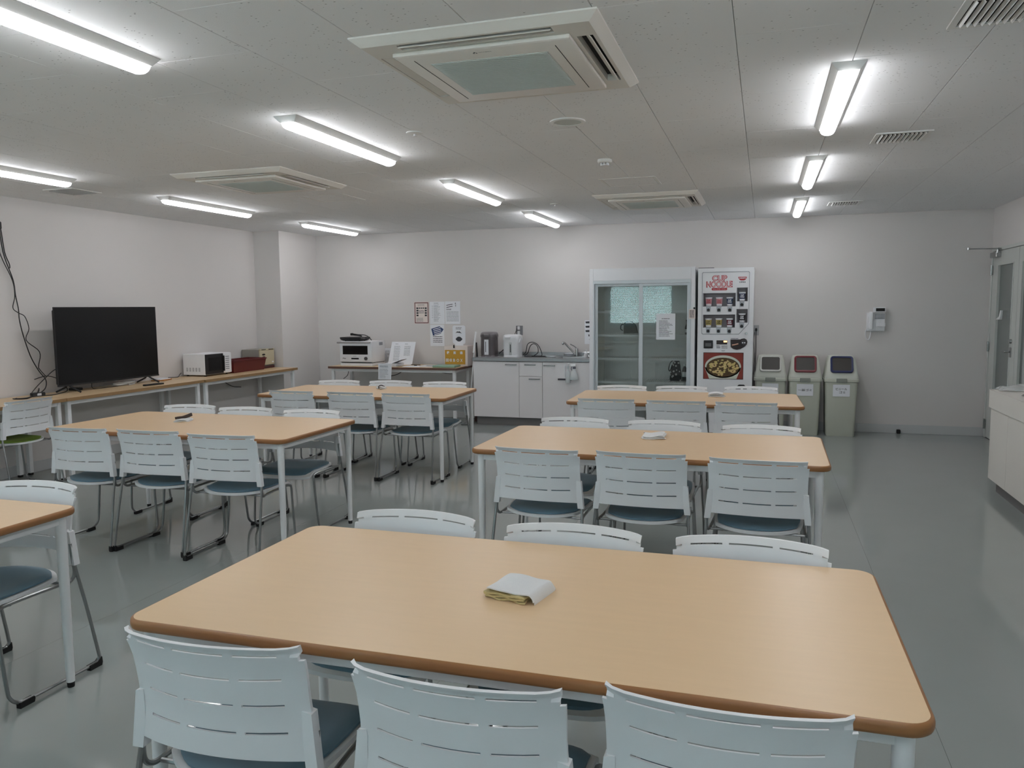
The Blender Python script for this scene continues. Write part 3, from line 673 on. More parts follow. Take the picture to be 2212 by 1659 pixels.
for i in range(26):
    a = i*.75; cpt.append((-5.19+.075*math.cos(a)+.01*math.sin(i), 9.45+.02*math.sin(a), 1.105+.018*math.sin(a*.5)**2+.0009*i))
cpt += [(-5.05, 9.45, 1.12), (-5.0, 9.46, 1.09), (-4.975, 9.47, 1.052)]
build('cord', MB().tube(smooth(cpt, 3), .0055, 6), CORD, gd); build('plug', MB().box(-5.27, -5.235, 9.43, 9.46, 1.118, 1.15, b=.005), BLACK, gd)
# leaning printed board
lb_ = thing('notice_board', 'white folded board with two printed lists leaning on the back wall', 'notice', (-4.63, 9.65, .72))
tilt = Matrix.Translation((-4.635, 9.62, .7215)) @ Matrix.Rotation(-.28, 4, 'X')
build('board', MB().prism([(-.185, 0), (.17, 0), (.195, .315), (-.155, .315)], 'y', 0, .004, mtx=tilt), PAPER, lb_)
pm = MB(); bars(pm, -.115, -.025, .05, .26, 14, -.0006, 3, .3, True, mtx=tilt); bars(pm, .035, .125, .12, .26, 10, -.0006, 4, .3, True, mtx=tilt)
bars(pm, -.1, -.06, .275, .295, 1, -.0006, 4, .3, True, mtx=tilt); bars(pm, .04, .08, .275, .295, 1, -.0006, 4, .3, True, mtx=tilt)
build('printed_lists', pm, INKL, lb_)
pr_ = thing('notice_sheet', 'printed sheet standing half hidden behind the oven and the leaning board', 'notice', (-4.93, 9.8, .72))
build('sheet', MB().box(-5.03, -4.83, 9.81, 9.813, .7205, .932), PAPER, pr_)
pm = MB(); bars(pm, -4.99, -4.87, .76, .90, 9, 9.8095, 6, .3); build('printed_text', pm, INKL, pr_)
st = thing('paper_stack', 'pile of papers topped by an open leaflet, in front of the leaning board', 'papers', (-4.55, 9.40, .72))
for i in range(6):
    build('sheet', MB().box(-.09, .09, -.115, .115, 0, .006, mtx=Matrix.Translation((-4.62+.01*math.sin(i*2), 9.40, .7205+i*.0068)) @ Matrix.Rotation(.12*math.sin(i*1.9), 4, 'Z')), PAPER, st)
build('open_leaflet', MB().box(-.07, .07, -.08, .08, 0, .003, mtx=Matrix.Translation((-4.53, 9.38, .785)) @ Matrix.Rotation(-.35, 4, 'Y')), mat('leaflet_grey', (110, 108, 112), .5, noise=.3, nscale=30), st)
fp = thing('form_pad', 'white form sheets with a clipped pen lying flat on the back desk', 'papers', (-4.3, 9.35, .72))
build('sheet', MB().box(-.13, .13, -.10, .10, 0, .004, mtx=Matrix.Translation((-4.31, 9.36, .7205)) @ Matrix.Rotation(.12, 4, 'Z')), PAPER, fp)
build('clip', MB().box(-.02, .02, -.006, .006, .004, .014, b=.002, mtx=Matrix.Translation((-4.33, 9.44, .7205))), BLACK, fp)
pn = tag(build('pen', MB().tube([(-4.42, 9.50, .733), (-4.30, 9.53, .729)], .0045, 8), BLACK), 'black pen lying behind the form sheets on the back desk', 'pen')
fr_ = thing('paper_tray', 'flat white tray with dark sheet on the back desk, left of the green folder', 'tray', (-4.08, 9.38, .72))
build('rim', MB().loft([[(x-4.08, y+9.37, z) for x, y in rrect(a, b, .03, 5)] for a, b, z in ((.125, .105, .7205), (.125, .105, .737), (.118, .098, .737), (.118, .098, .724))]), WHITE, fr_)
build('dark_sheet', MB().box(-4.17, -3.99, 9.42, 9.46, .7245, .7275), BLACK, fr_)
gf = tag(build('folder', MB().box(-.15, .15, -.12, .12, 0, .028, b=.006, mtx=Matrix.Translation((-3.86, 9.36, .7205)) @ Matrix.Rotation(.05, 4, 'Z')), mat('green_translucent', (150, 186, 166), .3, alpha=.85, noise=.04)), 'pale green plastic folder in front of the ochre collection box', 'folder')
# collection box with sign
bx = thing('collection_box', 'white collection box with ochre sign panel reading BOX on the back desk', 'box', (-3.81, 9.62, .72))
X0, X1 = -3.955, -3.63
build('box_body', MB().box(X0, X1, 9.52, 9.76, .7205, .982, b=.003), PAPERW, bx)
build('sign_panel', MB().box(X0+.012, X0+.292, 9.517, 9.5195, .745, .93), OCHRE, bx)
for ch, x, z_, w_, h_ in (('提', -3.90, .895, .038, .038), ('案', -3.808, .895, .038, .038), ('書', -3.715, .895, .038, .038), ('回', -3.912, .797, .038, .040), ('収', -3.862, .797, .038, .040), ('B', -3.815, .797, .028, .038), ('O', -3.765, .797, .033, .038), ('X', -3.715, .797, .032, .038)):
    tm = MB(); text(tm, ch, w=w_, h=h_, c=(x, z_), y=9.5162, bold=.025); build('letter', tm, PAPER, bx)
ct = thing('sign_card', 'white rounded card with a black figure standing behind the ochre box', 'sign', (-3.78, 9.6, 1.0))
build('card', MB().prism(rrect(.088, .12, .025, 5, -3.777, 1.125), 'y', 9.600, 9.604), PAPER, ct)
build('stem', MB().box(-3.835, -3.72, 9.599, 9.603, .984, 1.01), PAPER, ct)
cm = MB().prism([(-3.777+.042*math.cos(a)*(1+.12*math.cos(4*a)), 1.068+.032*math.sin(a)) for a in [2*PI*k/20 for k in range(20)]], 'y', 9.599, 9.5999)
cm.prism([(-3.825, 1.145), (-3.80, 1.168), (-3.785, 1.162), (-3.77, 1.17), (-3.735, 1.14), (-3.76, 1.148), (-3.78, 1.15), (-3.805, 1.152)], 'y', 9.599, 9.5999)
bars(cm, -3.82, -3.74, 1.19, 1.225, 2, 9.5995, 3, .3, True)
build('printed_figure', cm, INK, ct)
build('clip', MB().box(-3.826, -3.806, 9.512, 9.517, .955, .995, b=.002), BLACK, ct)
hs = thing('hanging_notice', 'printed white sheet hanging from the front edge of the back desk', 'notice', (-4.65, 9.18, .56))
build('sheet', MB().loft([[(-4.75, 9.192, .56), (-4.565, 9.192, .56), (-4.565, 9.194, .56), (-4.75, 9.194, .56)], [(-4.745, 9.196, .70), (-4.555, 9.196, .70), (-4.555, 9.198, .70), (-4.745, 9.198, .70)], [(-4.74, 9.19, .765), (-4.55, 9.19, .768), (-4.55, 9.192, .768), (-4.74, 9.192, .765)]]), PAPER, hs)
pm = MB(); bars(pm, -4.72, -4.60, .715, .745, 2, 9.1885, 2, .35, True); bars(pm, -4.725, -4.585, .575, .70, 8, 9.1905, 5, .22); build('printed_text', pm, INKL, hs)
cable('desk_lead', [(-4.65, 9.70, .68), (-4.55, 9.55, .66), (-4.62, 9.45, .60), (-4.8, 9.4, .57)], .005, CORD, 'black lead under the back desk beside the hanging sheet')
cable('desk_lead', [(-4.3, 9.80, .70), (-4.15, 9.78, .62), (-3.95, 9.79, .60), (-3.8, 9.80, .66)], .004, CORD, 'thin lead looping under the right end of the back desk')
cable('desk_lead', [(-5.6, 9.80, .50), (-5.52, 9.78, .56), (-5.46, 9.70, .66)], .004, CORD, 'black lead rising beside the left leg of the back desk')
# wall sheets
def sheet(name, x0, x1, z0, z1, lb, m=PAPER, y=D-.0025):
    t = thing(name, lb, 'notice', ((x0+x1)/2, D, z0), 0, 'notices on the back wall')
    build('sheet', MB().box(x0, x1, y-.0012, y+.0012, z0, z1), m, t); return t
y_ = D-.0025-.0018
s1 = sheet('wall_notice', -4.522, -4.304, 1.262, 1.558, 'brown-bordered poster with small pictograms, top left of the wall notices', PAPERW)
BR = mat('brown_border', (120, 84, 82), .6, noise=.02)
build('printed_border', MB().cells([-4.515, -4.502, -4.324, -4.311], [1.269, 1.282, 1.538, 1.551], lambda x, z: not (-4.502 < x < -4.324 and 1.282 < z < 1.538), lambda x, z, k: (x, y_ if k else y_+.0005, z)), BR, s1)
pm = MB(); bars(pm, -4.47, -4.37, 1.50, 1.53, 3, y_, 1, .25, True); rd = random.Random(5)
for i in range(4):
    for xx in (-4.488, -4.365): pm.box(xx, xx+.03, y_, y_+.0003, 1.365+i*.032, 1.365+i*.032+.022)
for i in range(3): pm.box(-4.45+i*.028, -4.43+i*.028, y_, y_+.0003, 1.465, 1.482)
bars(pm, -4.455, -4.375, 1.40, 1.45, 3, y_, 8, .35, True); bars(pm, -4.49, -4.39, 1.29, 1.345, 7, y_, 9, .3, True); build('printed_pictograms', pm, INK, s1)
s2 = sheet('wall_notice', -4.291, -4.076, 1.258, 1.557, 'plain white text notice, top middle of the wall notices')
pm = MB(); bars(pm, -4.23, -4.16, 1.53, 1.545, 1, y_, 1, .4, True); bars(pm, -4.235, -4.13, 1.29, 1.52, 20, y_, 12, .3); bars(pm, -4.262, -4.245, 1.33, 1.51, 7, y_, 13, .2, True); build('printed_text', pm, INKL, s2)
s3 = sheet('wall_notice', -4.069, -3.852, 1.258, 1.560, 'white notice with two slanted headlines, top right of the wall notices')
pm = MB()
for dz in (0, -.028): pm.box(-.045, .045, 0, .0004, -.004, .004, mtx=Matrix.Translation((-4.005, y_, 1.515+dz)) @ Matrix.Rotation(-.16, 4, 'Y'))
pm.box(-3.925, -3.915, y_, y_+.0004, 1.525, 1.54).box(-3.92, -3.914, y_, y_+.0004, 1.49, 1.52)
bars(pm, -4.05, -3.98, 1.44, 1.465, 2, y_, 4, .4, True); build('printed_headline', pm, INK, s3)
pm = MB(); bars(pm, -4.05, -3.875, 1.29, 1.43, 9, y_, 14, .3, True); build('printed_text', pm, INKL, s3)
s4 = sheet('wall_notice', -4.291, -4.087, .962, 1.25, 'notice with a slanted dark blue arrow block, below the text notice')
build('printed_arrow', MB().prism([(-4.275, 1.195), (-4.155, 1.228), (-4.095, 1.19), (-4.135, 1.13), (-4.25, 1.10)], 'y', y_, y_+.0004), NAVY, s4)
pm = MB()
for i in range(4): pm.box(-.055, .055, -.0006, -.0003, -.0045, .0045, mtx=Matrix.Translation((-4.195+i*.006, y_, 1.198-i*.022)) @ Matrix.Rotation(-.25, 4, 'Y'))
build('arrow_lettering', pm, PAPER, s4)
pm = MB(); bars(pm, -4.25, -4.115, 1.005, 1.10, 4, y_, 3, .32, True); build('printed_text', pm, INK, s4)
# narrow striped notice by the cooler
s5 = sheet('striped_notice', -2.165, -1.99, 1.0, 1.30, 'white notice with dark stripes, half hidden behind the drinks cooler')
pm = MB()
for i in range(5): pm.prism([(-2.155+.012*i*(i > 2), 1.285-i*.055), (-2.0, 1.295-i*.055), (-2.0, 1.265-i*.055), (-2.15+.012*i*(i > 2), 1.262-i*.055)], 'y', y_, y_+.0004)
build('printed_stripes', pm, INK, s5)

# mop poles beside the kitchen unit
mp_ = thing('mop', 'white mop pole leaning upright beside the kitchen unit', 'mop', (-3.52, 9.3, 0))
build('pole', MB().tube([(-3.545, 9.28, .03), (-3.50, 9.42, .92), (-3.492, 9.45, 1.17)], .0085, 10), PWHITE, mp_)
build('grip', MB().tube([(-3.502, 9.40, .90), (-3.489, 9.455, 1.165)], .0125, 12), PWHITE, mp_)
build('mop_head', MB().box(-3.62, -3.50, 9.20, 9.36, 0, .03, b=.01), mat('mop_grey', (120, 122, 122), .9, noise=.1), mp_)
br = thing('broom', 'dark-handled broom between the desk and the kitchen unit', 'broom', (-3.56, 9.6, 0))
build('handle', MB().tube([(-3.50, 9.60, .16), (-3.575, 9.70, 1.02)], .011, 8), BLACK, br)
build('brush', MB().loft([rg(-3.57, -3.485, 9.57, 9.63, .0), rg(-3.55, -3.49, 9.58, 9.62, .16)]), mat('bristle', (70, 52, 50), .9, noise=.2), br)

# ---------------------------------------------------------------- kitchen unit
kt = thing('kitchen_unit', 'white kitchen cabinet under a steel sink top against the back wall', 'cabinet', (-2.73, 9.6, 0))
X0, X1 = -3.47, -1.985; Y0 = 9.3
build('carcass', MB().box(X0+.003, X1, Y0+.021, D-.005, .105, .805), CABW, kt)
build('plinth', MB().box(X0+.02, X1, Y0+.06, D-.01, 0, .105), PLINTH, kt)
def front(nm, x0, x1, z0, z1, hx0, hx1, hz):
    d = build(nm, MB().box(x0, x1, Y0, Y0+.02, z0, z1, b=.0015), CABW, kt)
    hb = MB().box(hx0, hx1, Y0-.030, Y0-.022, hz-.006, hz+.006, b=.002).box(hx0, hx0+.008, Y0-.022, Y0, hz-.006, hz+.006).box(hx1-.008, hx1, Y0-.022, Y0, hz-.006, hz+.006)
    build('handle', hb, STEEL, d)
front('door', X0, -2.873, .108, .800, -3.045, -2.90, .768)
front('drawer', -2.869, -2.575, .628, .800, -2.795, -2.655, .768)
front('door', -2.869, -2.575, .108, .622, -2.74, -2.60, .594)
front('door', -2.569, X1, .108, .800, -2.553, -2.41, .762)
ctp = MB().cells([X0-.012, -2.42, -2.10, X1], [Y0-.015, 9.40, 9.72, D-.003], lambda x, y: not (-2.42 < x < -2.10 and 9.4 < y < 9.72), lambda x, y, k: (x, y, .848 if k else .836))
ctp.box(X0-.012, X1, Y0-.015, Y0-.003, .810, .848, b=.003).box(X0-.012, X1, D-.014, D-.003, .848, .895, b=.002).box(X0-.012, X0, Y0-.015, D-.003, .810, .848)
SINKM = mat('brushed_sink_steel', (168, 170, 172), .42, metal=.85, noise=.015)
st_ = thing('sink_top', 'stainless steel sink top with raised back edge on the kitchen cabinet', 'worktop', (-2.73, 9.6, .81))
build('worktop', ctp, SINKM, st_)
bs = MB().loft([rg(-2.42, -2.10, 9.40, 9.72, .842), rg(-2.405, -2.115, 9.415, 9.705, .70)], cap=False).box(-2.405, -2.115, 9.415, 9.705, .695, .70)
build('basin', bs, SINKM, st_)
fc = thing('kitchen_tap', 'chrome lever tap at the kitchen sink', 'tap', (-2.25, 9.74, .848))
build('tap_body', MB().lathe([(.026, .848), (.026, .856), (.019, .86), (.019, .93), (.015, .95), (.001, .95)], (-2.245, 9.75, 0), 18), STEEL, fc)
build('spout', MB().tube(smooth([(-2.262, 9.74, .875), (-2.33, 9.73, .95), (-2.385, 9.715, 1.013), (-2.40, 9.71, 1.022), (-2.412, 9.705, 1.02), (-2.414, 9.704, .995)], 4), .012, 10), STEEL, fc)
build('lever', MB().tube([(-2.245, 9.75, .95), (-2.27, 9.745, .972), (-2.325, 9.735, 1.003)], .007, 8), STEEL, fc)
tag(build('soap_dish', MB().lathe([(.06, .849), (.075, .862), (.07, .862), (.055, .853), (.001, .853)], (-2.53, 9.55, 0), 24, sy=.7), PAPER), 'shallow white dish on the kitchen worktop left of the sink', 'dish')
wc = thing('washing_up_bowl', 'white shallow bowls stacked by the tap of the kitchen sink', 'bowl', (-2.34, 9.62, .86))
for z in (.851, .874): build('bowl', MB().lathe([(.04, z), (.07, z+.014), (.066, z+.014), (.036, z+.003), (.001, z+.003)], (-2.345, 9.762 if z > .86 else 9.76, 0), 22, sx=1.15, sy=.9), PAPER, wc)
rk = thing('dish_rack', 'small steel dish rack at the right end of the kitchen worktop', 'rack', (-2.12, 9.45, .848))
rkm = MB()
for z in (.853, .90): rkm.tube([(-2.17, 9.75, z), (-2.0, 9.75, z), (-2.0, 9.82, z), (-2.17, 9.82, z)], .003, 6, cyc=True)
for i in range(7): rkm.tube([(-2.165+i*.027, 9.75, .852), (-2.165+i*.027, 9.75, .90)], .002, 5)
build('wires', rkm, STEEL, rk)
tag(build('soap_pump', MB().lathe([(.022, .849), (.024, .855), (.024, .90), (.010, .912), (.008, .925), (.012, .93), (.012, .938), (.001, .938)], (-2.085, 9.58, 0), 16), WHITE), 'small white pump bottle at the right end of the kitchen worktop', 'bottle')
def pot(nm, x, y, hw, zt, m, lb, grey):
    t = thing(nm, lb, 'thermo pot', (x, y, .848), 0, 'electric thermo pots on the kitchen worktop')
    secs = [(1.0, .849), (1.0, .865), (.97, .87), (1, .90), (1, zt-.075), (1.05, zt-.055), (1.03, zt-.03)]
    R = hw
    def ring(f, z, fy=1): return [(x+p, y+q*fy, z) for p, q in rrect(R*f, R*f, R*f*(.55 if grey else .4), 6)]
    build('body', MB().loft([ring(f, z) for f, z in secs]), m, t)
    build('lid', MB().loft([ring(1.0, zt-.03), ring(.98, zt-.012), ring(.80, zt), ring(.4, zt+.002)]), mat('pot_lid_grey', (138, 134, 136), .4, noise=.02) if grey else WHITE, t)
    build('water_gauge', MB().box(x-.018 if not grey else x-.035, x+.016 if not grey else x+.022, y-R-.003, y-R+.001, .875, zt-.095, b=.0015), PAPER if grey else mat('gauge_grey', (196, 198, 198), .4), t)
    build('gauge_strip', MB().box(x-.005 if not grey else x-.02, x+.006 if not grey else x-.012, y-R-.004, y-R-.003, .91, zt-.12), BLACK, t)
    sg = -1 if not grey else 0
    build('spout', MB().loft([[(x-.025+sg*.03, y-R-.022, zt-.055), (x+.025+sg*.03, y-R-.022, zt-.055), (x+.03+sg*.03, y-R+.01, zt-.055), (x-.03+sg*.03, y-R+.01, zt-.055)], [(x-.03+sg*.03, y-R-.03, zt-.03), (x+.03+sg*.03, y-R-.03, zt-.03), (x+.04+sg*.03, y-R+.01, zt-.018), (x-.04+sg*.03, y-R+.01, zt-.018)]]), m if not grey else MATS['pot_lid_grey'], t)
    hd = smooth([(x+R*1.03, y-.03, zt-.045), (x+R*1.10, y-.06, zt-.07), (x+R*1.10, y-R, zt-.10)] if not grey else [(x+R*1.03, y-.02, zt-.05), (x+R*1.14, y-.03, zt-.06), (x+R*1.1, y-.03, zt-.10)], 5)
    build('carry_handle', MB().tube(hd, .006, 8), m, t)
    return t
pot('thermo_pot', -3.345, 9.56, .098, 1.163, POTG, 'dark grey electric thermo pot at the left end of the kitchen worktop', True)
pot('thermo_pot', -3.03, 9.56, .103, 1.130, WHITE, 'white electric thermo pot in the middle of the kitchen worktop', False)
tag(build('pot_tray', MB().box(-3.46, -3.235, 9.44, 9.68, .8485, .8488), PAPER), 'thin white mat under the dark grey thermo pot', 'mat')
cable('power_cable', [(-2.93, 9.68, .87), (-2.89, 9.66, .90), (-2.86, 9.64, 1.0), (-2.80, 9.64, 1.03), (-2.72, 9.62, 1.0), (-2.67, 9.60, .92), (-2.66, 9.58, .86), (-2.75, 9.56, .854), (-2.6, 9.52, .854), (-2.53, 9.55, .854), (-2.66, 9.60, .855), (-2.8, 9.62, .855)], .005, CORD, 'looped black cord standing up right of the white thermo pot')
cable('power_cable', [(-2.92, 9.70, .86), (-2.87, 9.68, .89), (-2.83, 9.66, .98), (-2.78, 9.66, 1.01), (-2.73, 9.65, .97), (-2.72, 9.63, .90), (-2.76, 9.6, .855), (-2.6, 9.57, .8545), (-2.72, 9.53, .8545), (-2.88, 9.56, .8545)], .005, CORD, 'second coiled black cord lying right of the white thermo pot')
cable('power_cable', [(-3.25, 9.66, .88), (-3.20, 9.66, .92), (-3.16, 9.70, .93), (-3.11, 9.73, .925)], .005, CORD, 'black cord between the two thermo pots')
cable('power_cable', [(-3.245, 9.68, .89), (-3.18, 9.75, .97), (-3.10, 9.82, 1.10), (-3.06, 9.84, 1.20)], .003, CORD, 'thin cord running from the grey thermo pot up to the wall socket')
so_ = thing('wall_socket', 'wall socket with white plugs above the white thermo pot', 'socket', (-3.03, D, 1.115))
build('plate', MB().box(-3.075, -2.985, D-.008, D, 1.112, 1.235, b=.002), mat('socket_grey', (120, 120, 124), .5, noise=.02), so_)
for z in (1.205, 1.145): build('plug', MB().box(-3.048, -3.018, D-.045, D-.008, z-.022, z+.022, b=.005), PWHITE, so_)
# items hung on the right kitchen door
yk = Y0
for i, (xx, zz) in enumerate(((-2.285, .765), (-2.238, .785), (-2.175, .785))):
    h = thing('adhesive_hook', 'white hook on the kitchen door holding the '+['squeegee', 'slim bottle', 'spray bottle'][i], 'hook', (xx, yk, zz))
    build('pad', MB().box(xx-.016, xx+.016, yk-.004, yk, zz-.02, zz+.016, b=.003), PWHITE, h); build('hook', MB().tube(smooth([(xx, yk-.004, zz), (xx, yk-.018, zz-.012), (xx, yk-.028, zz-.006), (xx, yk-.03, zz+.004)], 4), .004, 8), PWHITE, h)
sq = thing('squeegee', 'white T-shaped squeegee with dark blade hanging on the kitchen door', 'squeegee', (-2.283, 9.27, .6))
build('stick', MB().tube([(-2.287, 9.268, .76), (-2.279, 9.27, .615)], .007, 8), PWHITE, sq); build('blade', MB().box(-2.368, -2.195, 9.26, 9.275, .588, .61, b=.003), mat('blade_dark', (70, 68, 76), .5, noise=.02), sq)
tag(build('slim_bottle', MB().lathe([(.026, .562), (.030, .568), (.030, .66), (.024, .69), (.012, .708), (.009, .735), (.014, .74), (.014, .765), (.001, .768)], (-2.235, 9.235, 0), 20), BOTTLEM), 'slim translucent bottle hanging on the kitchen door left of the spray bottle', 'bottle')
sb = thing('spray_bottle', 'white spray bottle with grey collar hanging on the kitchen door', 'spray bottle', (-2.165, 9.24, .6))
build('bottle_body', MB().lathe([(.045, .598), (.05, .604), (.049, .64), (.040, .68), (.022, .712), (.014, .73), (.014, .742), (.001, .742)], (-2.163, 9.235, 0), 22, sy=.75), BOTTLEM, sb)
build('collar', MB().lathe([(.018, .732), (.018, .756), (.001, .756)], (-2.157, 9.235, 0), 16), mat('collar_grey', (90, 92, 104), .5, noise=.02), sb)
build('trigger_head', MB().box(-2.20, -2.135, 9.222, 9.248, .758, .785, b=.006).box(-2.21, -2.195, 9.23, 9.24, .765, .79, b=.003), WHITE, sb)
build('trigger', MB().tube(smooth([(-2.185, 9.235, .76), (-2.195, 9.235, .735), (-2.185, 9.235, .71)], 4), .005, 8), MATS['collar_grey'], sb)

# ---------------------------------------------------------------- glass-door cooler
fg = thing('display_cooler', 'tall white drinks cooler with two sliding glass doors', 'refrigerator', (-1.36, 9.5, 0))
X0, X1, Y0, Y1, ZT_ = -1.965, -.748, 9.2, 9.835, 1.912
fb = MB().box(X0, -1.918, Y0, Y1, .06, ZT_, b=.003).box(-.795, X1, Y0, Y1, .06, ZT_, b=.003).box(-1.918, -.795, Y1-.04, Y1, .3, 1.77)
build('cabinet', fb, WHITE, fg)
build('header', MB().box(-1.918, -.795, Y0, Y1, 1.772, ZT_, b=.003), WHITE, fg)
build('base_panel', MB().box(-1.918, -.795, Y0, Y1, .06, .34, b=.003), WHITE, fg)
build('liner', MB().cells([-1.918, -1.90, -.812, -.795], [.34, .345, 1.765, 1.772], lambda x, z: not (-1.90 < x < -.812 and .345 < z < 1.765), lambda x, z, k: (x, Y0+.06 if k else Y1-.04, z)), FRIN, fg)
for xx in (X0+.06, X1-.06):
    for yy in (Y0+.06, Y1-.06): build('foot', MB().lathe([(.022, 0), (.022, .06)], (xx, yy, 0), 12), RUBBER, fg)
build('track_frame', MB().cells([-1.918, -1.905, -.808, -.795], [.34, .352, 1.735, 1.772], lambda x, z: not (-1.905 < x < -.808 and .352 < z < 1.735), lambda x, z, k: (x, Y0-.006 if k else Y0+.05, z)), FRAMEG, fg)
def sdoor(x0, x1, y, w0, w1):
    d = build('door', MB().cells([x0, x0+w0, x1-w1, x1], [.352, .385, 1.705, 1.733], lambda x, z: not (x0+w0 < x < x1-w1 and .385 < z < 1.705), lambda x, z, k: (x, y if k else y+.018, z)), FRAMEG, fg)
    build('pane', MB().box(x0+w0, x1-w1, y+.007, y+.011, .385, 1.705), GLASS, d); return d
sdoor(-1.905, -1.345, Y0+.026, .036, .04)
sdoor(-1.382, -.808, Y0+.003, .045, .028)
for i, z in enumerate((1.415, 1.138, .860, .580)):
    for (a, b) in ((-1.895, -1.385), (-1.345, -.815)):
        s = build('shelf', MB().tube([(a, 9.33, z-.012), (b, 9.33, z-.012)], .004, 6).tube([(a, 9.77, z-.012), (b, 9.77, z-.012)], .004, 6).box(a, b, 9.312, 9.322, z-.022, z+.004), PAPER, fg)
        wm = MB()
        for k in range(22): wm.box(a+.008+k*(b-a-.016)/21-.0015, a+.008+k*(b-a-.016)/21+.0015, 9.325, 9.78, z-.008, z-.004)
        build('shelf_wires', wm, PWHITE, s)
        gm = MB()
        for (c, d) in ((a+.01, a+(b-a)*.46), (a+(b-a)*.54, b-.01)): gm.tube([(c, 9.322, z), (c+.006, 9.322, z+.014), (d-.006, 9.322, z+.014), (d, 9.322, z)], .002, 5)
        build('shelf_guard', gm, PWHITE, s)
sh = thing('cooler_notice', 'white printed notice taped on the right glass door of the cooler', 'notice', (-1.07, 9.2, 1.08))
build('sheet', MB().box(-1.182, -.966, Y0+.0005, Y0+.002, 1.087, 1.386), PAPER, sh)
pm = MB(); bars(pm, -1.12, -1.03, 1.32, 1.335, 1, Y0, 1, .35, True); bars(pm, -1.15, -.985, 1.12, 1.31, 14, Y0, 21, .3); build('printed_text', pm, INK, sh)
sh = thing('hanging_tag', 'small white tag hanging on the right edge of the cooler', 'tag', (-.778, 9.19, 1.32))
build('card', MB().box(-.815, -.742, Y0-.0125, Y0-.0105, 1.325, 1.433), PAPERW, sh); pm = MB(); bars(pm, -.805, -.755, 1.34, 1.425, 6, Y0-.013, 8, .45, True); build('printed_text', pm, INK, sh)
build('hook', MB().box(-.765, -.745, Y0-.01, Y0, 1.43, 1.455, b=.003), BLACK, sh)
bg_ = thing('patterned_bag', 'black and white patterned bag standing on the lower right cooler shelf', 'bag', (-.98, 9.5, .58))
BAGM = mat('bag_pattern', (40, 38, 42), .6)
def _bag():
    nt = BAGM.node_tree; b = nt.nodes['Principled BSDF']; tc = nt.nodes.new('ShaderNodeTexCoord'); v = nt.nodes.new('ShaderNodeTexVoronoi'); v.inputs['Scale'].default_value = 28
    cr = nt.nodes.new('ShaderNodeValToRGB'); cr.color_ramp.interpolation = 'CONSTANT'; cr.color_ramp.elements[0].color = (.62, .60, .62, 1); cr.color_ramp.elements[1].position = .33; cr.color_ramp.elements[1].color = (.016, .015, .018, 1)
    nt.links.new(tc.outputs['Object'], v.inputs['Vector']); nt.links.new(v.outputs['Distance'], cr.inputs[0]); nt.links.new(cr.outputs[0], b.inputs['Base Color'])
_bag()
build('bag_body', MB().loft([rg(-1.05, -.915, 9.42, 9.52, .581), rg(-1.045, -.92, 9.43, 9.52, .66), rg(-1.02, -.935, 9.45, 9.50, .78), rg(-1.01, -.945, 9.465, 9.485, .835)]), BAGM, bg_)
build('strap', MB().tube(smooth([(-1.01, 9.44, .835), (-1.045, 9.43, .80), (-1.06, 9.43, .73), (-1.045, 9.425, .71), (-1.02, 9.44, .78)], 4), .006, 6), BLACK, bg_)
bo = thing('drink_bottle', 'bottle with white cap beside the patterned bag in the cooler', 'bottle', (-.885, 9.5, .58))
build('bottle_body', MB().lathe([(.026, .581), (.028, .59), (.028, .70), (.022, .74), (.012, .765), (.001, .765)], (-.878, 9.45, 0), 18), mat('dark_drink', (70, 66, 66), .2, noise=.02), bo)
build('bottle_label', MB().lathe([(.0285, .64), (.0285, .70)], (-.878, 9.45, 0), 18), PAPER, bo); build('cap', MB().lathe([(.013, .765), (.013, .79), (.001, .79)], (-.878, 9.45, 0), 14), PWHITE, bo)
b2 = thing('carrier_bag', 'dark grey bag with black handle on the left cooler shelf', 'bag', (-1.53, 9.5, 1.14))
build('bag_body', MB().loft([rg(-1.60, -1.435, 9.44, 9.54, 1.139), rg(-1.60, -1.46, 9.45, 9.53, 1.24), rg(-1.595, -1.475, 9.47, 9.51, 1.265)]), mat('dark_grey_cloth', (70, 74, 70), .8, noise=.04), b2)
build('handle', MB().tube(smooth([(-1.60, 9.46, 1.255), (-1.63, 9.455, 1.25), (-1.635, 9.455, 1.20), (-1.61, 9.455, 1.185)], 5), .006, 6).tube(smooth([(-1.60, 9.48, 1.265), (-1.56, 9.48, 1.29), (-1.50, 9.48, 1.285), (-1.48, 9.48, 1.265)], 5), .005, 6), BLACK, b2)
b3 = thing('drink_bottle', 'dark bottle on the second cooler shelf at the right edge', 'bottle', (-.86, 9.5, 1.14))
build('bottle_body', MB().lathe([(.024, 1.139), (.026, 1.146), (.026, 1.22), (.012, 1.26), (.010, 1.29), (.013, 1.291), (.013, 1.31), (.001, 1.31)], (-.855, 9.45, 0), 16), mat('dark_drink', (70, 66, 66), .2), b3)
build('bottle_label', MB().lathe([(.0265, 1.16), (.0265, 1.20)], (-.855, 9.45, 0), 16), PAPER, b3)

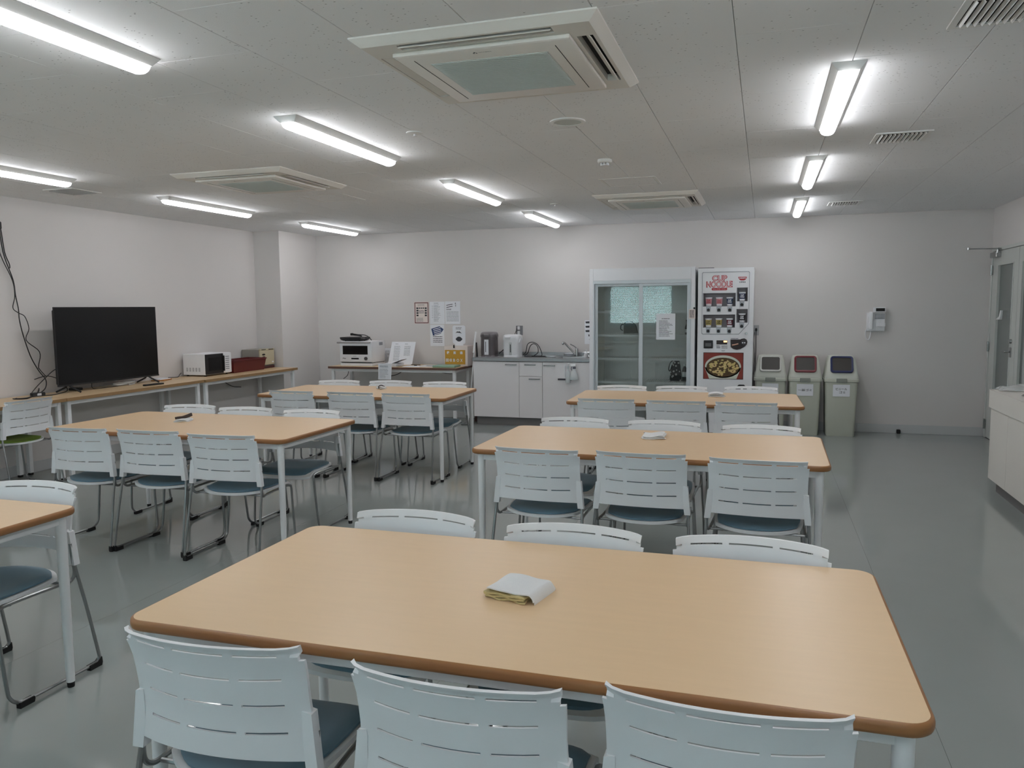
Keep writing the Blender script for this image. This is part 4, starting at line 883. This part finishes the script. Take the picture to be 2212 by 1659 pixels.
# ---------------------------------------------------------------- vending machine
vm = thing('vending_machine', 'white cup-noodle vending machine between the cooler and the bins', 'vending machine', (-.415, 9.5, 0))
X0, X1, Y0, Y1 = -.717, -.115, 9.2, 9.83
wins = [(-.656, -.31, 1.466, 1.607), (-.653, -.313, 1.229, 1.366), (-.290, -.182, 1.521, 1.664), (-.290, -.179, 1.283, 1.426)]
build('cabinet', MB().box(X0, X1, Y0+.10, Y1, .03, 1.89, b=.004), WHITE, vm)
vx = sorted(set([X0, X1, -.656, -.31, -.653, -.313, -.29, -.182, -.179])); vz = sorted(set([.03, 1.89]+[w[2] for w in wins]+[w[3] for w in wins]))
build('front_door', MB().cells(vx, vz, lambda x, z: not any(a < x < b and c < z < d for a, b, c, d in wins), lambda x, z, k: (x, Y0 if k else Y0+.095, z)), WHITE, vm)
build('top_plate', MB().box(X0, X0+.17, Y0+.02, Y0+.3, 1.89, 1.897), BLACK, vm)
oc = [(-.672, 1.16), (-.66, 1.149), (-.275, 1.149), (-.262, 1.152), (-.165, 1.262), (-.160, 1.275), (-.160, 1.835), (-.170, 1.846), (-.662, 1.846), (-.672, 1.836)]
cxm, czm = -.416, 1.5
ic = [(cxm+(x-cxm)*.985, czm+(z-czm)*.987) for x, z in oc]; n = len(oc)
mb = MB(); mb.add([(x, Y0-.003, z) for x, z in oc]+[(x, Y0-.003, z) for x, z in ic]+[(x, Y0, z) for x, z in oc]+[(x, Y0, z) for x, z in ic], [(i, (i+1) % n, n+(i+1) % n, n+i) for i in range(n)]+[(i, (i+1) % n, 2*n+(i+1) % n, 2*n+i) for i in range(n)]+[(n+i, n+(i+1) % n, 3*n+(i+1) % n, 3*n+i) for i in range(n)])
build('panel_border', mb, mat('border_grey', (130, 134, 140), .5), vm)
VB = mat('display_back', (150, 146, 150), .6, noise=.02); VD = mat('display_rim', (88, 88, 96), .5)
for a, b, c, d in wins:
    build('display_window', MB().box(a+.001, b-.001, Y0+.093, Y0+.097, c+.001, d-.001), VB, vm)
    build('window_rim', MB().cells([a-.004, a, b, b+.004], [c-.004, c, d, d+.004], lambda x, z: not (a < x < b and c < z < d), lambda x, z, k: (x, Y0-.002 if k else Y0, z)), VD, vm)
yb = Y0-.0012
lg = MB(); text(lg, 'CUP', w=.165, h=.066, c=(-.482, 1.776), y=yb, bold=.07); text(lg, 'NOODLE', w=.285, h=.072, c=(-.484, 1.708), y=yb, bold=.06); lg.prism(rrect(.085, .014, .013, 5, -.483, 1.655), 'y', yb, Y0)
build('logo_outline', lg, RED, vm)
lg = MB(); text(lg, 'CUP', w=.15, h=.056, c=(-.482, 1.776), y=yb-.0012, bold=.012); text(lg, 'NOODLE', w=.265, h=.06, c=(-.484, 1.708), y=yb-.0012, bold=.008); text(lg, 'カップヌードル', w=.135, h=.014, c=(-.483, 1.655), y=yb-.0012, bold=.02)
build('logo_letters', lg, PINK, vm)
lg = MB().prism([(-.281, 1.787), (-.191, 1.787), (-.194, 1.768), (-.205, 1.754), (-.220, 1.747), (-.252, 1.747), (-.267, 1.754), (-.278, 1.768)], 'y', yb, Y0)
build('bowl_emblem', lg, RED, vm)
lg = MB(); text(lg, 'NISSIN', w=.07, h=.016, c=(-.236, 1.773), y=yb-.001, bold=.03); build('emblem_letters', lg, PAPER, vm)
lg = MB(); text(lg, '日清食品', w=.066, h=.016, c=(-.236, 1.729), y=yb, bold=.02)
bars(lg, -.505, -.465, .988, 1.026, 3, yb, 5, .4, True); bars(lg, -.45, -.385, .986, 1.024, 4, yb, 6, .3, True); bars(lg, -.45, -.39, .955, .972, 2, yb, 7, .3); bars(lg, -.35, -.27, 1.098, 1.106, 1, yb, 2, .6, True)
build('small_print', lg, INK, vm)
sel = [(-.60, 1.423), (-.485, 1.422), (-.367, 1.421), (-.60, 1.186), (-.487, 1.185), (-.370, 1.184), (-.238, 1.479), (-.236, 1.240)]
for x, z in sel:
    q = build('selector_plate', MB().prism([(x-.026, z+.034), (x+.026, z+.034), (x+.020, z-.022), (x-.020, z-.022)], 'y', Y0-.004, Y0), mat('selector_grey', (168, 174, 182), .4), vm)
    build('button', MB().lathe([(.001, -.008), (.014, -.008), (.017, -.004), (.017, 0)], (x, Y0-.004, z), 18, 'y'), BLACK, q)
build('bill_slot', MB().box(-.646, -.545, Y0-.008, Y0, .990, 1.081, b=.004), BLACK, vm)
build('slot_mouth', MB().box(-.628, -.562, Y0-.0105, Y0-.008, 1.012, 1.05, b=.001), mat('slot_grey', (96, 96, 98), .5), vm)
build('credit_display', MB().box(-.506, -.389, Y0-.004, Y0, 1.036, 1.081, b=.001), mat('display_black', (40, 26, 26), .3), vm)
build('lit_digits', MB().box(-.428, -.392, Y0-.005, Y0-.004, 1.06, 1.077), mat('orange_led', (255, 190, 120), .5, emit=3), vm)
cbp = [(-.353, 1.092), (-.25, 1.092), (-.232, 1.100), (-.205, 1.104), (-.182, 1.092), (-.171, 1.066), (-.178, 1.036), (-.205, 1.008), (-.245, .984), (-.285, .976), (-.325, .986), (-.350, 1.008)]
cb = build('coin_panel', MB().prism(cbp, 'y', Y0-.005, Y0), mat('dark_maroon_panel', (40, 24, 26), .4), vm)
build('return_lever', MB().tube([(-.335, Y0-.01, 1.028), (-.305, Y0-.012, 1.033), (-.268, Y0-.012, 1.043)], .007, 8), mat('lever_pink', (206, 160, 142), .4), cb)
build('coin_slot', MB().lathe([(.001, -.012), (.03, -.012), (.034, -.006), (.034, 0)], (-.21, Y0-.004, 1.06), 22, 'y'), mat('coin_dark', (66, 62, 64), .35, metal=.4), cb)
build('coin_eyes', MB().lathe([(.001, -.002), (.008, -.001)], (-.222, Y0-.016, 1.056), 10, 'y').lathe([(.001, -.002), (.008, -.001)], (-.2, Y0-.016, 1.056), 10, 'y'), PAPER, cb)
build('door_lock', MB().lathe([(.001, -.012), (.012, -.012), (.014, 0)], (-.188, Y0, 1.158), 16, 'y'), STEEL, vm)
# photo panel, flat print
PX0, PX1, PZ0, PZ1 = -.643, -.215, .647, .939
pp_ = build('photo_panel', MB().box(PX0-.005, PX1+.005, Y0-.002, Y0, PZ0-.005, PZ1+.005), BLACK, vm)
build('photo_ground', MB().box(PX0, PX1, Y0-.0026, Y0-.002, PZ0, PZ1), mat('photo_red', (134, 48, 38), .5, noise=.35, nscale=14), pp_)
def disc(cx, cz, rx, rz, y, n=36, zmin=-9, hole=0):
    if hole:
        v = [(cx+rx*math.cos(2*PI*k/n), y, max(zmin, cz+rz*math.sin(2*PI*k/n))) for k in range(n)]+[(cx+rx*hole*math.cos(2*PI*k/n), y, max(zmin, cz+rz*hole*math.sin(2*PI*k/n))) for k in range(n)]
        return v, [(k, (k+1) % n, n+(k+1) % n, n+k) for k in range(n)]
    return [(cx+rx*math.cos(2*PI*k/n), y, max(zmin, cz+rz*math.sin(2*PI*k/n))) for k in range(n)], [tuple(range(n))]
bxc, bzc = -.432, .775
build('photo_bowl', MB().add(*disc(bxc, bzc+.01, .198, .128, Y0-.0030)).add([(bxc-.197, Y0-.0030, bzc), (bxc+.197, Y0-.0030, bzc), (bxc+.15, Y0-.0030, PZ0), (bxc-.15, Y0-.0030, PZ0)], [(0, 1, 2, 3)]), mat('photo_bowl_white', (212, 214, 200), .5), pp_)
build('photo_soup', MB().add(*disc(bxc, bzc+.004, .180, .108, Y0-.0034)), mat('photo_soup_brown', (84, 62, 30), .5, noise=.4, nscale=60), pp_)
rd = random.Random(11); nm = MB(); nm2 = MB()
for i in range(70):
    a = rd.uniform(0, 2*PI); q = math.sqrt(rd.uniform(0, 1)); x, z = bxc+.160*q*math.cos(a), bzc+.002+.090*q*math.sin(a)
    (nm if i % 3 else nm2).add(*disc(x, z, rd.uniform(.008, .02), rd.uniform(.006, .013), Y0-.0037-.00001*i, 9))
for x, z in ((-.40, .79), (-.49, .728), (-.32, .735), (-.37, .80), (-.53, .80)): nm2.add(*disc(x, z, .03, .022, Y0-.0047, 18, hole=.45))
build('photo_noodles', nm, mat('photo_noodle', (206, 186, 116), .5, noise=.15, nscale=90), pp_); build('photo_toppings', nm2, mat('photo_prawn', (214, 186, 128), .5, noise=.2, nscale=90), pp_)
build('dispenser_mouth', MB().prism([(-.30, .30), (-.155, .30), (-.155, .50), (-.175, .56), (-.20, .585), (-.255, .585), (-.28, .56), (-.30, .50)], 'y', Y0-.004, Y0), BLACK, vm)
for xx in (X0+.05, X1-.05):
    for yy in (Y0+.1, Y1-.06): build('foot', MB().lathe([(.02, 0), (.02, .03)], (xx, yy, 0), 12), RUBBER, vm)
cups = [(-.600, 1.468, 'red', 'pink-red noodle cup, left in the upper display window'), (-.485, 1.468, 'red', 'pink-red noodle cup, middle of the upper display window'), (-.370, 1.468, 'navy', 'dark blue noodle cup, right in the upper display window'),
        (-.600, 1.231, 'yel', 'yellow noodle cup, left in the lower display window'), (-.485, 1.231, 'yel', 'yellow noodle cup, middle of the lower display window'), (-.367, 1.231, 'mar', 'maroon noodle cup, right in the lower display window'),
        (-.236, 1.523, 'navy', 'dark blue noodle cup in the upper right small window'), (-.235, 1.285, 'blk', 'black noodle cup in the lower right small window')]
CC = {'red': (206, 150, 156), 'navy': (58, 70, 100), 'yel': (190, 172, 110), 'mar': (110, 50, 62), 'blk': (44, 40, 46)}
for x, z, c, lb in cups:
    t = thing('noodle_cup', lb, 'cup', (x, 9.25, z), 0, 'noodle cups shown in the vending machine')
    k = .85 if c != 'x' else 1
    build('cup', MB().lathe([(.028, z+.001), (.036, z+.088), (.039, z+.090), (.039, z+.096), (.001, z+.097)], (x, 9.250, 0), 24), PAPER, t)
    r1, r2 = .0303, .0362
    build('printed_sleeve', MB().loft([[(x+(.028+(.008)*(zz-z)/.088+.0006)*math.cos(2*PI*q/24), 9.25+(.028+.008*(zz-z)/.088+.0006)*math.sin(2*PI*q/24), zz) for q in range(24)] for zz in (z+.02, z+.08)], cap=False), mat('sleeve_'+c, CC[c], .5, noise=.1, nscale=60), t)
    lt = MB(); text(lt, 'CUP', w=.036, h=.016, c=(x, z+.062), y=9.25-.0375, bold=.05); text(lt, 'NOODLE', w=.042, h=.016, c=(x, z+.042), y=9.25-.0355, bold=.05)
    build('cup_letters', lt, PAPER if c in ('navy', 'mar', 'blk') else (RED if c == 'red' else mat('print_olive', (84, 74, 36), .6)), t)
# socket beside it
so2 = thing('wall_socket', 'wall socket with a black plug right of the vending machine', 'socket', (-.09, D, 1.17))
build('plate', MB().box(-.122, -.055, D-.008, D, 1.115, 1.235, b=.002), mat('socket_plate', (170, 170, 172), .5), so2)
build('plug', MB().box(-.098, -.074, D-.045, D-.008, 1.165, 1.20, b=.005), BLACK, so2)
cable('power_cable', [(-.086, D-.04, 1.17), (-.086, D-.035, 1.10), (-.085, D-.03, .9), (-.09, D-.03, .7), (-.08, D-.03, .5), (-.12, D-.04, .3)], .005, CORD, 'black power cord hanging from the socket beside the vending machine')
cable('power_cable', [(-.105, D-.02, 1.15), (-.115, D-.025, 1.05), (-.10, D-.025, .85), (-.11, D-.03, .65)], .003, CORD, 'thinner cord beside the vending machine, left of the power cord')

# ---------------------------------------------------------------- bins
def make_bin(x, col, lb, lines, nm_):
    t = thing('recycling_bin', lb, 'bin', (x, 9.62, 0), 0, 'bins with coloured openings on the back wall')
    def ring(hx, y0, y1, z, r=.03): 
        cy_ = (y0+y1)/2; return [(x+p, q, z) for p, q in rrect(hx, (y1-y0)/2, r, 3, 0, cy_)]
    build('body', MB().loft([ring(.146, 9.455, 9.75, 0), ring(.150, 9.45, 9.755, .01), ring(.168, 9.44, 9.80, .615)]), BIN, t)
    build('rim', MB().loft([ring(.170, 9.437, 9.805, .605), ring(.180, 9.425, 9.815, .615), ring(.181, 9.424, 9.815, .640), ring(.174, 9.43, 9.81, .648)]), BIN, t)
    build('lid', MB().loft([ring(.176, 9.430, 9.81, .645), ring(.178, 9.428, 9.812, .66), ring(.168, 9.438, 9.805, .70, .035), ring(.155, 9.473, 9.80, .79, .04), ring(.143, 9.515, 9.79, .865, .045), ring(.132, 9.538, 9.77, .89, .045), ring(.10, 9.57, 9.73, .899, .04)]), BINL, t)
    build('latch', MB().box(x-.055, x+.055, 9.414, 9.43, .605, .652, b=.004), mat('latch_grey', (136, 140, 132), .5), t)
    R = Matrix.Translation((x, 9.478, .803)) @ Matrix.Rotation(-.46, 4, 'X')
    hx, hz = .118, .098
    o1 = rrect(hx, hz, .032, 5); i1 = rrect(hx-.020, hz-.020, .018, 5)
    fr = MB(); fr.loft([[R @ Vector((a, .012, b)) for a, b in o1], [R @ Vector((a, -.014, b)) for a, b in o1], [R @ Vector((a, -.018, b)) for a, b in rrect(hx-.006, hz-.006, .028, 5)], [R @ Vector((a, -.016, b)) for a, b in i1], [R @ Vector((a, -.008, b)) for a, b in i1]], cap=False)
    f = build('opening_frame', fr, mat('frame_'+nm_, col, .4, noise=.02), t)
    build('flap', MB().prism(rrect(hx-.019, hz-.019, .018, 5), 'y', -.010, -.004, mtx=R), mat('flap_dark', (58, 54, 50), .5, noise=.03), f)
    sh = build('label_sheet', MB().box(x-.088, x+.088, 9.4355, 9.4375, .45, .583, b=.0005).xf(Matrix.Identity(4)), PAPER, t)
    if lines:
        tm = MB()
        for s, cx_, cz_, w_, h_ in lines: text(tm, s, w=w_, h=h_, c=(x+cx_, cz_), y=9.4345, bold=.015)
        build('lettering', tm, INK, sh)
    return t
make_bin(.083, (206, 206, 200), 'bin with white opening frame, left of three, next to the vending machine', [], 'white')
make_bin(.455, (112, 26, 38), 'bin with red opening frame, middle of three', [('一般ゴミ', 0, .515, .145, .028)], 'red')
make_bin(.836, (40, 48, 92), 'bin with blue opening frame, right of three', [('ビニール', 0, .535, .115, .026), ('ゴミ', .01, .498, .062, .026)], 'blue')

# ---------------------------------------------------------------- wall phone, door stop
ph = thing('wall_phone', 'white corded office phone mounted on the back wall right of the bins', 'telephone', (1.22, D, 1.17))
build('base_unit', MB().loft([[(1.115, D, 1.165), (1.305, D, 1.165), (1.305, D, 1.375), (1.115, D, 1.375)], [(1.12, D-.045, 1.17), (1.30, D-.045, 1.17), (1.30, D-.065, 1.37), (1.12, D-.065, 1.37)]]).box(1.21, 1.305, D-.07, D-.06, 1.22, 1.26), WHITE, ph)
build('display_hood', MB().box(1.178, 1.305, D-.09, D-.03, 1.378, 1.435, b=.006, seg=2), WHITE, ph)
build('display', MB().box(1.200, 1.292, D-.0915, D-.09, 1.39, 1.425), SCREEN, ph)
km = MB()
for i in range(7):
    for j in range(4): km.box(1.195+i*.0148, 1.206+i*.0148, D-.066, D-.058, 1.305+j*.0155, 1.315+j*.0155)
build('line_keys', km, INKL, ph)
km = MB()
for i in range(3):
    for j in range(4): km.box(1.222+i*.025, 1.235+i*.025, D-.056, D-.048, 1.185+j*.017, 1.193+j*.017, b=.001)
build('dial_keys', km, PWHITE, ph)
build('navigation_key', MB().lathe([(.001, -.012), (.014, -.011), (.016, 0)], (1.245, D-.053, 1.275), 18, 'y'), PWHITE, ph)
build('handset', MB().box(1.128, 1.176, D-.10, D-.055, 1.185, 1.385, b=.014, seg=3), WHITE, ph)
build('cord', MB().tube(smooth([(1.13, D-.03, 1.22), (1.105, D-.03, 1.16), (1.108, D-.03, 1.10), (1.125, D-.03, 1.068), (1.148, D-.03, 1.08), (1.158, D-.03, 1.13), (1.16, D-.03, 1.165)], 6), .006, 6), WHITE, ph)
tag(build('door_stop', MB().box(1.465, 1.505, D-.055, D-.012, 0, .046, b=.005), BLACK), 'small black door stop on the floor at the back wall', 'door stop')

# ---------------------------------------------------------------- counter on the right
kr = thing('wash_counter', 'white wash-basin counter at the right frame edge', 'counter', (2.03, 6.1, 0))
XA, YA, YB = 1.71, 5.1, 7.0
build('carcass', MB().box(XA+.02, XR-.002, YA, YB-.01, .1, .66), CABR, kr)
yy = YB-.005
while yy > YA+.2:
    build('door', MB().box(XA, XA+.02, yy-.462, yy-.003, .1, .655, b=.0015), CABR, kr); yy -= .465
build('plinth', MB().box(XA+.05, XR-.02, YA, YB-.05, 0, .1), PLINTH, kr)
bx0, by0 = 1.99, 6.50
tp = MB(); n = 36
outer = [(XA-.012, YA), (XR-.002, YA), (XR-.002, YB+.012), (XA-.012, YB+.012)]
# top with a round hole
ang = [2*PI*k/n for k in range(n)]
def sq(a):
    x_, y_ = math.cos(a), math.sin(a); ts = []
    if x_ > 1e-6: ts.append((outer[1][0]-bx0)/x_)
    if x_ < -1e-6: ts.append((outer[0][0]-bx0)/x_)
    if y_ > 1e-6: ts.append((YB+.012-by0)/y_)
    if y_ < -1e-6: ts.append((YA-by0)/y_)
    t_ = min(ts); return (bx0+x_*t_, by0+y_*t_)
cang = sorted(ang+[math.atan2(q[1]-by0, q[0]-bx0) % (2*PI) for q in outer])
ro = [sq(a) for a in cang]; ri = [(bx0+.19*math.cos(a), by0+.19*math.sin(a)) for a in cang]
tp.loft([[(x, y, .66) for x, y in ri], [(x, y, .66) for x, y in ro], [(x, y, .797) for x, y in ro], [(x-(.003 if x < 1.71 else 0), y, .80) for x, y in ro], [(x, y, .80) for x, y in ri], [(x, y, .66) for x, y in ri]], cap=False)
wt = thing('basin_worktop', 'thick white worktop with a round basin on the right-hand counter', 'worktop', (2.03, 6.1, .66)); build('worktop', tp, CABR, wt)
build('basin', MB().lathe([(.205, .802), (.200, .806), (.188, .803), (.17, .74), (.12, .69), (.03, .68), (.001, .68)], (bx0, by0, 0), 40), STEEL, wt)
pb = MB(); rd = random.Random(3); xs_ = [1.74+.05*i for i in range(11)]; ys_ = [6.84-.02+.042*i for i in range(5)]
def pf(x, y, k):
    v = math.sin(x*31+y*17)*math.cos(y*43-x*9); ed = min(1, min(x-1.735, 2.245-x, y-6.815, 6.995-y)/.03+.15)
    return (x+.006*math.sin(y*60), y+.006*math.cos(x*50), .8035+max(0, .045*ed*(.65+.35*v))+(.0012 if not k else 0))
def fine(a, b, n): return [a+(b-a)*i/n for i in range(n+1)]
tag(build('plastic_bag', MB().cells(fine(1.735, 2.245, 34), fine(6.815, 6.995, 14), lambda a, b: True, pf), FILM, angle=60), 'crumpled clear plastic bag on the far end of the right-hand counter', 'plastic bag')

# ---------------------------------------------------------------- cloths on the tables
def cloth(x, y, rz, w, d, h, lb, m, layers=3, seed=1, extra=None):
    t = thing('folded_cloth', lb, 'cloth', (x, y, HT+.0005), rz, 'folded cloths on the tables')
    rd = random.Random(seed); p1, p2 = rd.uniform(0, 6), rd.uniform(0, 6)
    for L in range(layers):
        sc = 1-.06*L; zb = h*L/layers; th = h/layers*.86; sh = .004*math.sin(L*2+p1)
        def f(u, v, k):
            pu = w*sc*u+sh+.006*math.sin(v*7+p1+L); pv = d*sc*v+.005*math.sin(u*6+p2)
            lift = (.010*(.5+.5*math.sin(u*5+p1))+.006*math.sin(v*6+p2+L))*(L+1)/layers
            rnd = max(abs(u)*2, abs(v)*2)**8
            return (pu, pv, max(.0003*(1 if k else 3), zb+lift*.9+(th*(1-.55*rnd) if not k else th*.18*rnd*(1 if L else 0))))
        top = L == layers-1
        q = build('fold' if not top else 'top_fold', MB().cells(fine(-.5, .5, 14), fine(-.5, .5, 10), lambda a, b: math.hypot(max(0, abs(a)-.42), max(0, abs(b)-.40)) < .085, f), m if top or not extra else extra, t, angle=60, world=False)
    return t
def fine_(a, b, n): return [a+(b-a)*i/n for i in range(n+1)]
CW = mat('white_terry', (226, 226, 226), .9, noise=.03, nscale=80, bump=.4, bscale=500); CY = mat('yellow_terry', (200, 182, 132), .9, noise=.16, nscale=120, bump=.4, bscale=500)
t = thing('folded_cloth', 'folded white cloth with yellow underside on the foreground table', 'cloth', (-.602, 1.938, HT+.0005), -.20, 'folded cloths on the tables')
for L in range(3):
    def fy(u, v, k, L=L):
        e = max(abs(u), abs(v))
        return (.120*u-.012+.003*math.sin(v*9+L*2), .104*v-.012+.003*math.sin(u*11+L), .0022+L*.0052+.0012*math.sin(u*13+L*2)*(.5+e)+.0010*math.sin(v*17+L)+(.0042 if not k else 0))
    build('yellow_fold', MB().cells(fine_(-.5, .5, 26), fine_(-.5, .5, 16), lambda a, b: True, fy), CY, t, angle=70, world=False)
def fw_(u, v, k):
    x, y = .146*u+.006, .132*v+.004
    z = .0275+.011*math.exp(-((u+.22)**2+(v-.18)**2)/.07)-.003*math.exp(-((u-.12)**2)/.03)+.002*math.sin(v*5+u*4)
    if u > .34: q = (u-.34)/.16; z *= max(0, 1-q*q*.93); x -= .006*q**3
    if v > .40: q = (v-.40)/.10; z *= 1-.75*q*q
    if u < -.42: z -= .004*((-.42-u)/.08)**2
    return (x, y+.005*math.sin(u*6), max(z, .003)-(.0032 if k else 0))
build('top_fold', MB().cells(fine_(-.5, .5, 34), fine_(-.5, .5, 24), lambda a, b: math.hypot(max(0, abs(a)-.38), max(0, abs(b)-.36)) < .15, fw_), CW, t, angle=70, world=False)
cloth(-.59, 4.54, .1, .13, .15, .022, 'folded white cloth on the table behind the foreground one', CW, 3, 2)
cloth(-.365, 6.76, .05, .13, .14, .022, 'folded white cloth on the far right table', CW, 3, 3)
c4 = cloth(-3.79, 4.45, .5, .10, .15, .014, 'white cloth with dark rolled band on the table in front of the tv', CW, 2, 4)
build('dark_band', MB().tube(smooth([(-.045, -.05, .024), (-.02, -.04, .027), (.02, -.03, .028), (.05, .01, .036)], 5), .008, 8).tube(smooth([(-.045, -.045, .026), (.0, -.03, .03), (.045, .03, .043)], 5), .006, 8), mat('dark_brown_band', (62, 50, 46), .8), c4, world=False)
c5 = cloth(-3.44, 6.72, .7, .07, .16, .02, 'rolled white cloth with dark edge on the table in front of the oven desk', CW, 2, 6)
build('dark_band', MB().tube(smooth([(-.04, -.07, .012), (-.03, -.02, .024), (.0, .0, .03), (.03, -.01, .018)], 5), .005, 8), MATS['dark_brown_band'], c5, world=False)
